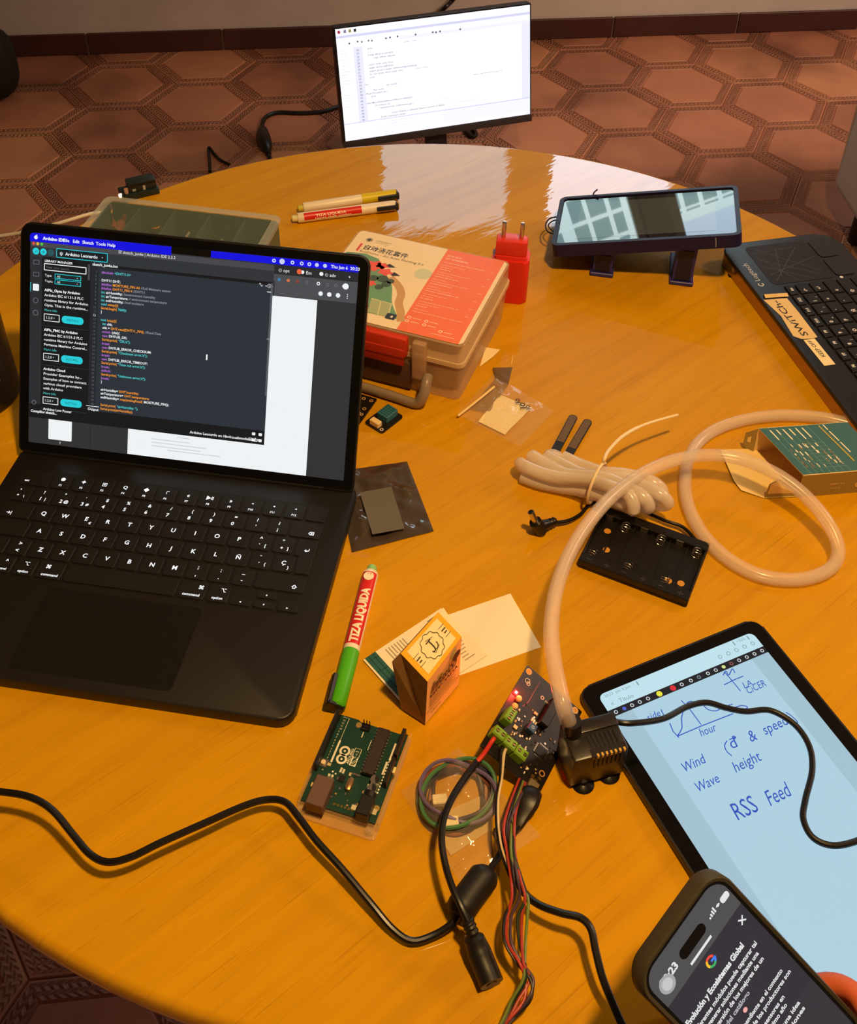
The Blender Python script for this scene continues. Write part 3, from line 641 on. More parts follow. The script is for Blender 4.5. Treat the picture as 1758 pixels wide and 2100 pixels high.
# ================================================================== markers
def marker(name, label, a, b, r, capm, tipm, bodym, band, clipm, capf, txt=None, clip_side=1, group=None):
    """a = tip-end point, b = cap end; local x runs from a to b"""
    d = b - a; L = d.length * 1000; ang = math.degrees(math.atan2(d.y, d.x)); t = thing(name, label, 'marker', (a.x, a.y, TZ + r / 1000), ang, group)
    def lat(prof, m): 
        q = MB(m); q.X = Matrix.Rotation(R(90), 4, 'Y'); return q.lathe(prof, n=24)
    lat([(r * .55, 0), (r * .62, 1), (r * .66, 7)], tipm).build('end_plug', t)
    bd = lat([(r * .9, 6.5), (r, 8), (r, L * capf)], bodym)
    # printed red panel wrapped on the barrel, facing up
    if band:
        x0, x1, am, c_ = band
        n = 10; a0, a1 = R(c_ - am), R(c_ + am)
        V = [];F = []
        for k in range(n + 1):
            q = a0 + (a1 - a0) * k / n
            V += [(x0, (r + .06) * math.sin(q), (r + .06) * math.cos(q)), (x1, (r + .06) * math.sin(q), (r + .06) * math.cos(q))]
            if k: F.append((2 * k - 2, 2 * k - 1, 2 * k + 1, 2 * k))
        bd.X = Matrix.Identity(4); bd.add(V, F, M('#d3201c', .4))
        def wrap(s_, x, yc, size, mat, flip=False, bold=.03, width=None):
            V_, F_, wd = glyphs(s_, bold); sx = width / (wd * size) if width else 1; out = []
            tri = []
            def cut(a, b, c):
                E3 = [(math.dist((0, a[1]), (0, b[1])), a, b, c), (math.dist((0, b[1]), (0, c[1])), b, c, a), (math.dist((0, c[1]), (0, a[1])), c, a, b)]
                m_ = max(E3, key=lambda e: e[0])
                if m_[0] * size < 1.1: tri.append((a, b, c)); return
                _, p_, q_, o_ = m_; h_ = ((p_[0] + q_[0]) / 2, (p_[1] + q_[1]) / 2); cut(p_, h_, o_); cut(h_, q_, o_)
            for f_ in F_:
                for k_ in range(1, len(f_) - 1): cut(V_[f_[0]], V_[f_[k_]], V_[f_[k_ + 1]])
            V_ = [p_ for t_ in tri for p_ in t_]; F_ = [(3 * k_, 3 * k_ + 1, 3 * k_ + 2) for k_ in range(len(tri))]
            for (p, q) in V_:
                xx = p * size * sx; yy = q * size - size * .35
                if flip: xx, yy = -xx, -yy
                an = R(c_) + (yc + yy) / r; out.append((x + xx, (r + .14) * math.sin(-an) * -1, (r + .14) * math.cos(an)))
            bd.add(out, F_, mat)
        if txt: txt(wrap, x0, x1)
    bd.build('barrel', t)
    lat([(r * 1.02, L * capf), (r * 1.04, L * capf + 1), (r * 1.0, L - 1.5), (r * .8, L)], capm).build('cap', t)
    ck = MB(clipm); s_ = clip_side
    ck.X = Matrix.Rotation(R(s_), 4, 'X')
    ck.box(L - 25, L + 1.5, -2.6, 2.6, r * .9, r + 3.2, bev=.7, seg=1); ck.lathe if 0 else None
    ck.box(L - 1.5, L + 1.6, -r * .72, r * .72, -r * .7, r + 2.2, bev=.6, seg=1)
    ck.build('clip', t)
    return t
WB = M('#efe0c8', .35); CREAM = M('#e8dfae', .45)
def markers():
    cr = M('#f4ead0', .4)
    def t1(wrap, x0, x1):
        wrap('TIZA LIQUIDA', x1 - 2.5, 0.4, 8.2, cr, True, .055, width=(x1 - x0) * .78)
    a, b = at(764, 1163, .0062), at(691, 1452, .0062)
    d = b - a; L = d.length * 1000
    # tip end is far; the cap (green) near the viewer
    def t1b(wrap, x0, x1):
        wrap('TIZA LIQUIDA', x1 - 1.5, .4, 9.4, cr, True, .05, width=(x1 - x0) * .74)
    t = marker('chalk_marker', 'green-capped liquid chalk marker with red lettered panel beside the laptop', a, b, 6.4, M('#4fb314', .35), M('#8fc878', .4), WB, (9.5, L * .60, 62, 0), M('#15130f', .4), .63, t1b, clip_side=60)
    e = MB(cr); e.X = Matrix.Translation((14.5, 0, 6.55)); e.disc(0, 0, 4.2, 0, n=20); e.text('2', -1.6, 1.6, .05, 4.5, M('#d3201c', .4), rot=180); e.build('emblem', t)
    def t2(wrap, x0, x1):
        wrap('TIZA LIQUIDA', x0 + 14, -.3, 4.2, cr, False, .02, width=(x1 - x0) * .5); wrap('Liquid chalk marker', x0 + 13, -3.8, 3.2, cr, False, .03, width=(x1 - x0) * .6)
    a, b = at(599, 449, .006), at(812, 421, .006)
    t = marker('chalk_marker', 'white-capped liquid chalk marker in front of the yellow-capped one', a, b, 6.2, M('#efe3d0', .4), CREAM, WB, (14, 88, 44, -52), M('#20242e', .4), .66, t2, clip_side=75)
    a, b = at(611, 428, .006), at(813, 398, .006)
    marker('chalk_marker', 'yellow-capped liquid chalk marker lying behind the white-capped one', a, b, 6.2, M('#d9c416', .4), M('#cfc04a', .4), WB, (38, 80, 20, 48), M('#20242e', .4), .64, None, clip_side=80)
markers()

# ================================================================== plant kit case
def kit():
    t = thing('plastic_case', 'clear plastic kit case with orange and cream printed sheet under its lid', 'case', (-.0173, .1213, TZ), -26.6)
    w2, d2, H = 84.4, 75, 70
    shell = M('#d9b48a', .22, alpha=.50, spec=.6); rim = M('#e6c79c', .25, alpha=.72, spec=.6)
    def hollow(m, x0, y0, x1, y1, r, z0, z1, tp, mat, th=1.8, taper=0):
        o = rrect(x0, y0, x1, y1, r); i = rrect(x0 + taper, y0 + taper, x1 - taper, y1 - taper, r); n = len(o)
        V = [(x, y, z1) for x, y in o] + [(x, y, z0) for x, y in i]; F = [(k, (k + 1) % n, n + (k + 1) % n, n + k) for k in range(n)]
        F.append(list(range(n)) if tp else list(range(2 * n - 1, n - 1, -1))); m.add(V, F, mat); return m
    b = MB(shell); hollow(b, -w2, -d2, w2, d2, 7, .4, 46, False, shell, taper=3); b.prism(rrect(-w2 - 1.5, -d2 - 1.5, w2 + 1.5, d2 + 1.5, 8), 44.5, 47, rim); b.build('case_body', t)
    l = MB(shell); hollow(l, -w2, -d2, w2, d2, 7, 47.2, H - .2, True, shell); l.prism(rrect(-w2 - 1.5, -d2 - 1.5, w2 + 1.5, d2 + 1.5, 8), 47.2, 49.4, rim); l.build('case_lid', t)
    # contents: a dark block of kit parts filling the lower body
    tag(MB(M('#584538', .7)).box(-76, 30, -62, 62, 3, 40, bev=3).box(34, 76, -60, 60, 3, 24, M('#8d7a60', .7), 2).build('foam_insert', loc=None), 'brown insert showing through the clear wall of the plastic case', 'insert')
    fi = bpy.data.objects['foam_insert']; fi.location = (-.0173, .1213, TZ); fi.rotation_euler = (0, 0, R(-26.6))
    # printed sheet on the top
    s = MB(None); z = H + .25; cream = M('#f0d9b0', .4); orange = M('#f0702f', .4); wt = M('#ffd9c0', .4); dkt = M('#2c2420', .4); green = M('#6d9a72', .4); red = M('#e8553c', .4)
    s.poly(rrect(-w2 + 2, -d2 + 3, w2 - 2, d2 - 2, 6), z, cream)
    x0 = 16.5; s.poly([(x0, -d2 + 3), (w2 - 6, -d2 + 3), (w2 - 6, d2 - 2), (x0, d2 - 2)], z + .1, orange)
    s.disc(-66.6, 59, 2.6, z + .1, dkt, 4); s.disc(-66.6, 59, 3.4, z + .1, dkt, 14, r0=2.7); s.text('DFROBOT', -59, 58.8, z + .1, 3.8, M('#8f8270', .5)); s.text('DRIVE THE FUTURE', -59, 56.4, z + .1, 1.7, M('#8f8270', .5))
    s.rect(-72.5, 36, -70, 50, z + .1, M('#d8432c', .4)); s.text('自动浇花套件', -67.5, 41.5, z + .1, 9.6, dkt, bold=.012, width=50); s.text('EcoDuino - An Auto Planting Kit', -68, 35.2, z + .1, 5.2, M('#55483a', .5), width=71)
    # the illustration: a mound of leaves with red flowers, a curved tan stem, a house frame
    mo = [(-80, 30), (-60, 34), (-44, 30)] + [(p.x, p.y) for p in spline([(-30, 12, 0), (-22, 2, 0), (-13, -10, 0), (-4, -33, 0), (6, -48, 0), (13, -57, 0)], 5)] + [(-80, -60)]
    s.poly(mo, z + .1, green)
    s.line([(p.x, p.y) for p in spline([(-19, 3, 0), (-8, -6, 0), (0, -18, 0), (3, -32, 0), (10, -45, 0), (15, -57, 0)], 6)], 8, z + .14, M('#c99a58', .4))
    s.disc(8, 22, 9, z + .1, M('#cdd0b0', .5), 18)
    for (x, y, r) in ((-44, 17, 10), (-29, 11, 7), (-36, 20, 6), (-35, -12, 5), (-58, 10, 9)):
        s.poly([(x + r * (1 + .22 * math.cos(5 * q)) * math.cos(q), y + r * .8 * (1 + .22 * math.cos(5 * q)) * math.sin(q)) for q in [k * math.pi / 12 for k in range(24)]], z + .16, red)
    for (x, y, r) in ((-27, -1, 6), (-20, -8, 5), (-36, -3, 5), (-25, -15, 4.5), (-44, -8, 5), (-18, -2, 4)): s.disc(x, y, r, z + .17, M('#46543e', .5), 14)
    for (x, y) in ((-20, 10), (-30, 22)): s.poly([(x, y + 4), (x + 8, y), (x, y - 3), (x - 3, y)], z + .15, M('#3a2a22', .5))
    s.poly([(-24.5, -35.5), (-3, -36.4), (1.8, -58), (-19.8, -56.7)], z + .18, M('#a9b183', .4)); s.line([(-24.5, -35.5), (-3, -36.4), (1.8, -58)], 1.2, z + .2, M('#d9d6a0', .4)); s.line([(-14, -36), (-9, -57)], 1, z + .2, M('#d9d6a0', .4))
    s.poly(rrect(-1, -60, 9, -51, 1.5), z + .22, M('#2c2926', .4)); s.poly(rrect(-30, -56, -22, -47, 1), z + .2, M('#46505a', .4)); s.text('♦', 2.4, -57, z + .25, 4, cream)
    # orange column: heading and lists
    s.text('套件清单', x0 + 3.5, 60, z + .2, 4.0, wt); s.text('KIT CONTENTS', x0 + 3.5, 55, z + .2, 3.4, wt, bold=.03)
    y = 49; random.seed(5)
    for k in range(21):
        big = k % 3 == 0; ln = random.uniform(10, 26) if k % 4 else random.uniform(34, 52)
        xx = x0 + 3.5; 
        while xx < x0 + 3.5 + ln: q = random.uniform(2.5, 6); s.rect(xx, y, min(xx + q, x0 + 3.5 + ln), y + (.75 if big else .55), z + .2, wt); xx += q + .7
        if k % 3 == 0: s.rect(w2 - 14, y, w2 - 10.5, y + .6, z + .2, wt)
        y -= 3.9 if k % 3 else 5.4
    for (cx, cy) in ((x0 + 4.5, -50), (x0 + 4.5, -56), (x0 + 22, -50), (x0 + 22, -56), (x0 + 40, -60)): s.disc(cx, cy, 2.1, z + .2, wt, 14, r0=1.2); s.rect(cx + 3.5, cy - .4, cx + 12, cy + .4, z + .2, wt)
    s.rect(x0 + 32, -66, x0 + 56, -65.4, z + .2, wt)
    s.build('printed_sheet', t, smooth=0)
    # red latch on the front with a ribbed face
    l = MB(M('#c8381e', .4)); l.box(-46, 30, -d2 - 7, -d2 + 3, 46, 68, bev=2); l.box(-44, 28, -d2 - 8.5, -d2 - 5, 36, 56, bev=1.5, mat=M('#b02e1a', .4)); l.box(-44, 28, -d2 - 9, -d2 - 7, 46, 47.5, mat=M('#8a2414', .5)); l.build('latch', t)
    MB(M('#5a3f34', .5, alpha=.9)).box(-50, 33, -d2 - 2.2, -d2 + 1, 4, 37, bev=1).build('front_panel', t)
    for x in (35, -55): MB(M('#cfa987', .3, alpha=.62)).box(x, x + 14, -d2 - 6, -d2 + 2, 22, 66, bev=2).build('hinge_bracket', t)
    h = MB(M('#8d7a68', .35)); P = spline([(52, -d2 - 5, 30), (53, -d2 - 13, 27), (53, -d2 - 20, 18), (46, -d2 - 22, 7), (20, -d2 - 20, 6.5), (-20, -d2 - 18, 6.5), (-52, -d2 - 21, 7), (-60, -d2 - 18, 18), (-60, -d2 - 5, 30)], 8)
    h.tube(P, 5.2, n=12, flat=.8); h.build('handle', t)
kit()
def plug():
    p = at(1063, 626, 0); t = thing('wall_charger', 'red wall charger standing with its two metal pins up behind the case', 'charger', (p.x - .008, p.y + .018, TZ), -14)
    rd = M('#d92a20', .42)
    MB(rd).prism(rrect(-20, -14, 20, 14, 6), .3, 54, bev=2.5).build('body', t)
    m = MB(M('#e23a2c', .4)); m.prism([(-16.5, -9), (16.5, -9), (16.5, 5), (8, 9), (-8, 9), (-16.5, 5)], 58, 76, bev=1.5); m.prism(rrect(-17.5, -10.5, 17.5, 10, 3), 54, 58); m.build('plug_head', t)
    for x in (-9.5, 9.5):
        MB(METAL).lathe([(2.3, 76), (2.3, 93.5), (1.6, 95), (0, 95.2)], n=14, ax=(x, 0)).build('pin', t)
plug()

# ================================================================== little display on purple feet
def display():
    yaw, pitch, roll = -17.0, -4.3, -11.3
    Mw = Matrix.Translation((.2635, .252, TZ + .054)) @ (Matrix.Rotation(R(yaw), 4, 'Z') @ Matrix.Rotation(R(pitch), 4, 'X') @ Matrix.Rotation(R(roll), 4, 'Y'))
    t = thing('small_display', 'small glossy display in a dark purple frame reflecting the windows', 'display', mat=Mw)
    pur = M('#221c44', .45, spec=.25); w2, d2 = 101.5, 60
    o = rrect(-w2, -d2, w2, d2, 9, 8); i = rrect(-w2 + 5, -d2 + 5, w2 - 5, d2 - 5, 5, 8); n = len(o)
    f = MB(pur); V = [(x, y, 0) for x, y in o] + [(x, y, -15) for x, y in o] + [(x, y, 0) for x, y in i] + [(x, y, -1.8) for x, y in i]; F = []
    for k in range(n):
        j = (k + 1) % n; F += [(n + k, n + j, j, k), (k, j, 2 * n + j, 2 * n + k), (2 * n + k, 2 * n + j, 3 * n + j, 3 * n + k)]
    F.append(list(range(2 * n - 1, n - 1, -1))); f.add(V, F); f.box(74, 75, -d2 - .2, -d2 + 1, -13, -2, M('#8a86a0', .4)); f.build('frame', t)
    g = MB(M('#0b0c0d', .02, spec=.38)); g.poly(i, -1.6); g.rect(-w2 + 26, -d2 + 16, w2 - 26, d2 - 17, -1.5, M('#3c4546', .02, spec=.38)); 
    # a few wiped finger smears
    g.build('glass', t, smooth=0)
    inv = Mw.inverted()
    for x in (-44, 46):
        top = Mw @ Vector((x / 1000, -.040, -.015)); z1 = (top.z - TZ) * 1000
        ft = MB(M('#2c2a78', .45)); ft.box(-11, 11, -10, 12, 5, z1 + 5, bev=.8, seg=1); ft.box(-13, 13, -13, 46, .3, 5, bev=.8, seg=1); ft.box(-8, 8, -11, -9.5, 7, z1 - 6, M('#12102c', .5))
        ob = ft.build('foot', t); ob.matrix_local = inv @ Matrix.Translation((top.x, top.y, TZ)) @ Matrix.Rotation(R(yaw), 4, 'Z')
    c = MB(PVC).tube(spline([(-w2 + 2, 20, -6), (-w2 - 8, 14, -4), (-w2 - 12, 0, -4), (-w2 - 9, -14, -6), (-w2 + 1, -20, -8)], 8), .9, n=8); c.tube(spline([(-w2 + 2, 15, -7), (-w2 - 6, 10, -6), (-w2 - 9, -2, -6), (-w2 + 1, -16, -9)], 8), .8, n=8); c.build('wire_loop', t)
    MB(pur).tube(spline([(-w2 + 38, d2 - 1, -1), (-w2 + 40, d2 + 2, 2), (-w2 + 44, d2 + 3, 5)], 4), .9, n=6).build('wire_end', t)
display()

# ================================================================== wireless keyboard at the right
def side_keyboard():
    c = at(1478, 500, .022); yaw = 96.5
    # own frame: x along its length (towards the far end), y towards its top row (left in the photo)
    u = Vector((math.cos(R(yaw)), math.sin(R(yaw)), 0)); v = Vector((-u.y, u.x, 0))
    L, D, H = 354, 139, 20; o = c - u * (L / 1000) - v * (D / 1000) + Vector((0, .0, 0))
    t = thing('wireless_keyboard', 'black wireless keyboard with a touchpad and paper labels at the right table edge', 'keyboard', (o.x, o.y, TZ), yaw)
    blk = M('#17161a', .42)
    b = MB(blk); b.prism(rrect(0, 0, L, D, [14, 10, 10, 22], 8), 15, H, bev=2.4, seg=3); b.prism(rrect(.6, .6, L - .6, D - .6, [13.4, 9.4, 9.4, 21.4], 8), .5, 15.5, M('#b8936a', .25, .8))  # brown of the skirt imitates table wood reflected in black plastic
    b.build('case', t)
    p = MB(M('#1c1b1f', .35)); p.prism(rrect(L - 84, 40, L - 10, D - 24, 7), H - .3, H + .25); p.build('touchpad', t)
    ln = MB(M('#55555c', .5)); random.seed(11)
    for (a, q, e, r_) in ((-78, 108, -20, 56), (-70, 50, -16, 104), (-66, 110, -42, 44), (-80, 84, -30, 110), (-36, 110, -76, 52), (-70, 98, -18, 80), (-80, 66, -50, 110), (-24, 110, -20, 60)): ln.line([(L + a, q), (L + e, r_)], .5, H + .32)
    ln.build('touchpad_pattern', t)
    bt = MB(M('#1e1d21', .4)); bt.prism(rrect(L - 82, 14, L - 48, 38, 5), H - .3, H + .8); bt.build('mouse_button', t); bt = MB(M('#1e1d21', .4)); bt.prism(rrect(L - 46, 14, L - 12, 38, 5), H - .3, H + .8); bt.build('mouse_button', t)
    MB(M('#d8d8d8', .4)).disc(L - 85, 34, 2, H + .1).build('indicator', t)
    lg = MB(M('#c9c9cc', .4)); lg.text('Logitech', L - 74, D - 14, H + .15, 8.6, bold=.0, width=34); lg.disc(L - 80, D - 11.5, 3.4, H + .15, n=16, r0=2.0, a0=40, a1=320); lg.build('logo', t)
    pw = MB(M('#8a6838', .4)); pw.X = Matrix.Translation((L - 38, D + .25, 11)) @ Matrix.Rotation(R(90), 4, 'X') @ Matrix.Rotation(R(180), 4, 'Z') ; pw.disc(0, 0, 5, -.2, r0=3.4, n=18); pw.cyl(0, 0, -2, .6, 3.0, M('#6a4d28', .4)); pw.build('power_button', t)
    cap = M('#131215', .4); ink = M('#d6d6d8', .5); U, V0 = 17.0, 8.0
    keys = [['esc', 'F1', 'F2', 'F3', 'F4', 'F5', 'F6', 'F7', 'F8', 'F9', 'F10', 'F11', 'F12', 'ins'], list('º1234567890') + ["'", '¡', '←'], ['↹'] + list('QWERTYUIOP') + ['`', '+', '↵'], ['⇪'] + list('ASDFGHJKLÑ') + ['´', 'ç'], ['⇧', '<'] + list('ZXCVBNM') + [',', '.', '-', '⇧'], ['ctl', 'fn', 'win', 'alt', ' ', 'gr', 'ctl', '◂', '▾', '▸']]
    ys = [(D - 38.5, 10), (D - 53.5, 15), (D - 70, 15), (D - 86.5, 15), (D - 103, 15), (D - 119.5, 15)]
    for ri, ks in enumerate(keys):
        x = 6.0; X1 = L - 88; y, h = ys[ri]; ww = [1.0] * len(ks)
        if ri == 5: ww[4] = 4.6
        if ri == 4: ww[-1] = 1.6
        if ri == 3: ww[0] = 1.5; ww[-1] = 1.3
        tot = sum(ww); un = (X1 - 6) / tot
        for s_, wk in zip(ks, ww):
            x1 = x + un * wk; m = MB(cap); m.prism(rrect(x + .9, y - h / 2, x1 - .9, y + h / 2, 1.6, 3), H - .2, H + 1.8, bev=.5, seg=1, bot=False)
            m.text(s_, x + 3.2 if ri else (x + x1) / 2, y - (1.0 if ri else 1.6), H + 1.9, 5.6 if ri else 4.6, ink, bold=.045, al='L' if ri else 'C')
            if ri in (1,) : m.text('!"·$%&/()=?¿ '[ks.index(s_) - 1] if 0 < ks.index(s_) else ' ', x + 9.5, y - 5, H + 1.9, 3.6, ink, bold=.02)
            m.build('key', t, smooth=0); x = x1
    pc = M('#e2c288', .7, bump=.4, bscale=120); tape = MB(pc); z = H + .3
    def lf(u_, v_): 
        q = at(u_, v_, .0223) - Vector((o.x, o.y, 0)); return (q.x * u.x + q.y * u.y) * 1000, (q.x * v.x + q.y * v.y) * 1000
    A = [lf(*q) for q in ((1567, 612), (1615, 608), (1640, 638), (1678, 688), (1668, 691), (1645, 692), (1628, 686), (1603, 645))]
    tape.poly(A, z); f0, f1 = lf(1568, 605), lf(1616, 602); tape.add([(f0[0] + 3, f0[1], z), (f1[0] + 3, f1[1], z), (f1[0] + 1, f1[1], z + 2.2), (f0[0] + 1, f0[1], z + 2.2), (f0[0] - 3, f0[1], z + .3), (f1[0] - 3, f1[1], z + .3)], [(0, 1, 2, 3), (3, 2, 5, 4)])
    ctr = lf(1622, 648); a0 = lf(1655, 688); a1 = lf(1593, 614); an = math.degrees(math.atan2(a1[1] - a0[1], a1[0] - a0[0]))
    tape.text('SWiTCh-', a0[0] + 2, a0[1] - 4, z + .12, 10.5, M('#2a2620', .6), rot=an + 2, bold=.012, width=math.dist(a0, a1) * .98); tape.build('masking_tape', t, label='crumpled beige tape label lettered switch')
    B = [lf(*q) for q in ((1692, 747), (1649, 694), (1672, 691), (1715, 744))]
    k = MB(M('#f2dba6', .5)); k.poly(B, z + .05); a0 = lf(1691, 729); a1 = lf(1660, 695); an = math.degrees(math.atan2(a1[1] - a0[1], a1[0] - a0[0])); k.text('KEEP OFF', a0[0], a0[1] - 2.4, z + .15, 6.4, M('#2a2620', .6), rot=an, bold=.01, width=math.dist(a0, a1)); k.build('paper_label', t, label='narrow white label printed KEEP OFF')
side_keyboard()

# ================================================================== thin films and bags
def film(name, parent, quad, amp, mat, n=22, h0=.0008, seed=0, hfun=None):
    q = [at(u, v, 0) for u, v in quad]
    def f(a, b):
        p = (q[0] * (1 - a) + q[1] * a) * (1 - b) + (q[3] * (1 - a) + q[2] * a) * b
        e = min(1, 6 * min(a, 1 - a, b, 1 - b)) 
        h = h0 + amp * (.15 + .85 * e) * max(0, .5 + .9 * noise.noise(Vector((p.x * 45 + seed, p.y * 45, seed))) + .4 * noise.noise(Vector((p.x * 120, p.y * 120 + seed, 3))))
        if hfun: h += hfun(a, b)
        return (p.x, p.y, TZ + h)
    return MB(mat, 1).grid(f, n, n).build(name, parent, smooth=80)
PLASTIC = M('#e8d8c0', .07, alpha=.13, spec=1.0, coat=1)
def bags():
    # silver-grey static bag beside the laptop
    t = thing('antistatic_bag', 'dark grey static shielding bag lying right of the laptop', 'bag', (0, 0, 0))
    film('film', t, [(688, 968), (835, 948), (890, 1091), (722, 1134)], .0055, M('#544a42', .13, .35, alpha=.88, spec=1, coat=.8), 30, .0006, 2)
    s = MB(M('#6a645b', .35, .1), 1); q = [at(u, v, .0066) for u, v in ((738, 1010), (803, 998), (830, 1084), (764, 1096))]
    s.add(q, [(0, 3, 2, 1)]); s.build('sticker', t, smooth=0, label='paler grey rectangle inside the bag')
    # zip bag with cream packet
    t = thing('zip_bag', 'small clear zip bag with a dark top lying beside the plastic case', 'bag', (0, 0, 0))
    film('film', t, [(1012, 770), (1136, 845), (1066, 919), (938, 852)], .005, PLASTIC, 26, .0012, 5)
    film('dark_header', t, [(1010, 757), (1051, 756), (1043, 790), (1016, 778)], .002, M('#6b5335', .5, alpha=.93), 8, .002, 1)
    film('grey_strip', t, [(1016, 778), (1044, 790), (1003, 850), (964, 842)], .001, M('#8c6f48', .4, alpha=.55), 8, .002, 1)
    z = MB(M('#f0d08a', .4), 1).tube(spline(W((1014, 793, .006), (975, 825, .006), (939, 853, .004)), 6), .0012, n=8); z.build('zip_strip', t)
    m = MB(M('#f0d9a0', .6), 1); q = [at(u, v, 0) for u, v in ((1021, 812), (1090, 833), (1061, 872), (1036, 894), (981, 867))]
    Q0 = [at(u, v, 0) for u, v in ((1027, 812), (1092, 838), (1036, 894), (981, 867))]
    def f(a, b):
        p = (Q0[0] * (1 - a) + Q0[1] * a) * (1 - b) + (Q0[3] * (1 - a) + Q0[2] * a) * b
        return (p.x, p.y, TZ + .0012 + .0015 * math.sin(math.pi * b) + .0006 * math.sin(9 * b))
    m.grid(f, 6, 14); pk = tag(m.build('paper_packet'), 'cream paper slip inside the clear zip bag', 'packet')
    ic = MB(M('#2e2418', .5), 1)
    for (u_, v_, r_) in ((1062, 821, .0022), (1072, 830, .0026), (1083, 834, .002)):
        p = at(u_, v_, .005); ic.X = Matrix.Translation((p.x, p.y, TZ + .0052)); ic.disc(0, 0, r_, 0, n=12, r0=r_ * .55); ic.line([(-r_, -r_ * 1.6), (r_, -r_ * 1.6)], r_ * .5, 0)
    ic.build('printed_icons', pk, smooth=0)
    # clear bag with wires
    t = thing('wire_bag', 'clear plastic bag around the coiled coloured leads under the cables', 'bag', (0, 0, 0))
    film('film', t, [(940, 1535), (1110, 1715), (945, 1815), (822, 1625)], .009, PLASTIC, 30, .001, 9, lambda a, b: .016 * max(0, math.sin(math.pi * min(1, a * 1.25))) * math.sin(math.pi * b))
    p = MB(M('#e0bd78', .5, alpha=.8), 1); p.add([at(*q, .0012) for q in ((880, 1680), (990, 1630), (1010, 1700), (925, 1755))], [(0, 3, 2, 1)]); p.build('paper_slip', t, smooth=0)
    t = thing('coiled_leads', 'coil of green, red, black and violet leads inside the clear bag', 'wires', (0, 0, 0))
    c = at(940, 1628, .008); random.seed(4)
    for k, cc in enumerate(('#3c6a4a', '#3a3445', '#8c4a38', '#2a2a38', '#4a7a50', '#6a5a80', '#a0603c', '#28242a')):
        P = []; ph = random.uniform(0, 6)
        for a in range(0, 26):
            q = a / 26 * 2 * math.pi; r_ = .024 + .0035 * math.sin(q * 2 + ph) - .0012 * (k % 4)
            P.append((c.x + r_ * math.cos(q), c.y + r_ * 1.05 * math.sin(q), TZ + .004 + .0016 * (k % 6) + .0015 * math.sin(q * 3 + ph)))
        MB(M(cc, .4), 1).tube(spline(P, 2, True), .0015, n=6, closed=True).build('lead', t)
    MB(M('#e6d2a4', .4), 1).box(-.005, .005, -.0035, .0035, 0, .005, bev=.0006, seg=1).build('connector', t, loc=at(902, 1645, .012))
    MB(M('#e6d2a4', .4), 1).box(-.005, .005, -.0035, .0035, 0, .005, bev=.0006, seg=1).build('connector', t, loc=at(925, 1690, .008))
bags()

# ================================================================== small sensors
def sensors():
    t = thing('temperature_sensor', 'small black board with a teal grilled sensor block in front of the case', 'sensor', (-.0514, -.0004, TZ), -46.4)
    MB(M('#17120f', .4)).prism(rrect(-11.5, -15.5, 11.5, 15.5, 3), .4, 2).build('circuit_board', t)
    m = MB(M('#2f6a7c', .45)); m.box(-6.5, 6.5, -3, 13, 2, 9.5, bev=.6, seg=1)
    for i in range(4):
        for j in range(5): m.box(-5 + i * 2.8, -3.2 + i * 2.8, -1 + j * 2.7, 0 + j * 2.7, 9.3, 9.7, M('#183a3c', .5))
    m.build('sensor_block', t)
    MB(M('#e8c98c', .4)).box(-6, 5, -14, -8, 2, 8, bev=.6, seg=1).build('connector', t)
    p = MB(METAL)
    for i in range(4): p.box(-4.6 + i * 2.6, -3.8 + i * 2.6, -8, -3, 2, 3)
    p.build('pins', t); MB(SILK).disc(8, -12, 1.8, 2.1, r0=1).disc(-8.5, 3, 1.4, 2.1).build('markings', t)
    p = at(752, 855, 0); t = thing('black_board', 'black circuit board half hidden behind the right laptop edge', 'circuit board', (p.x - .014, p.y + .012, TZ), -30)
    b = MB(M('#14110f', .4)); b.prism(rrect(-17, -22, 17, 22, 1), .4, 2)
    for (x, y) in ((13, 17), (5, 17), (13, -16), (12, 4), (13, -4)): b.disc(x, y, 2, 2.1, M('#b58a50', .4), r0=1)
    b.line([(4, 6), (14, -6)], .4, 2.1, SILK); b.build('circuit_board', t)
    # soil moisture fork: two rust-grey prongs poking from under the tube bundle
    t = thing('soil_probe', 'two-pronged soil moisture probe poking out above the tied tubing', 'sensor', (0, 0, 0))
    for (a, b_) in (((1178, 852), (1146, 912)), ((1208, 861), (1170, 925))):
        A, B_ = at(*a, .004), at(*b_, .004); d = (B_ - A); L = d.length; m = MB(M('#6a5236', .55, .2, bump=.3, bscale=300), 1)
        m.X = Matrix.Translation((A.x, A.y, TZ + .003)) @ Matrix.Rotation(math.atan2(d.y, d.x), 4, 'Z')
        m.prism(rrect(0, -.0042, L + .03, .0042, [.0005, .004, .004, .0005]), 0, .0015, M('#1a130d', .5)); m.prism(rrect(.001, -.0034, L - .004, .0034, [.0005, .0032, .0032, .0005]), .0014, .0017); m.build('prong', t)
sensors()

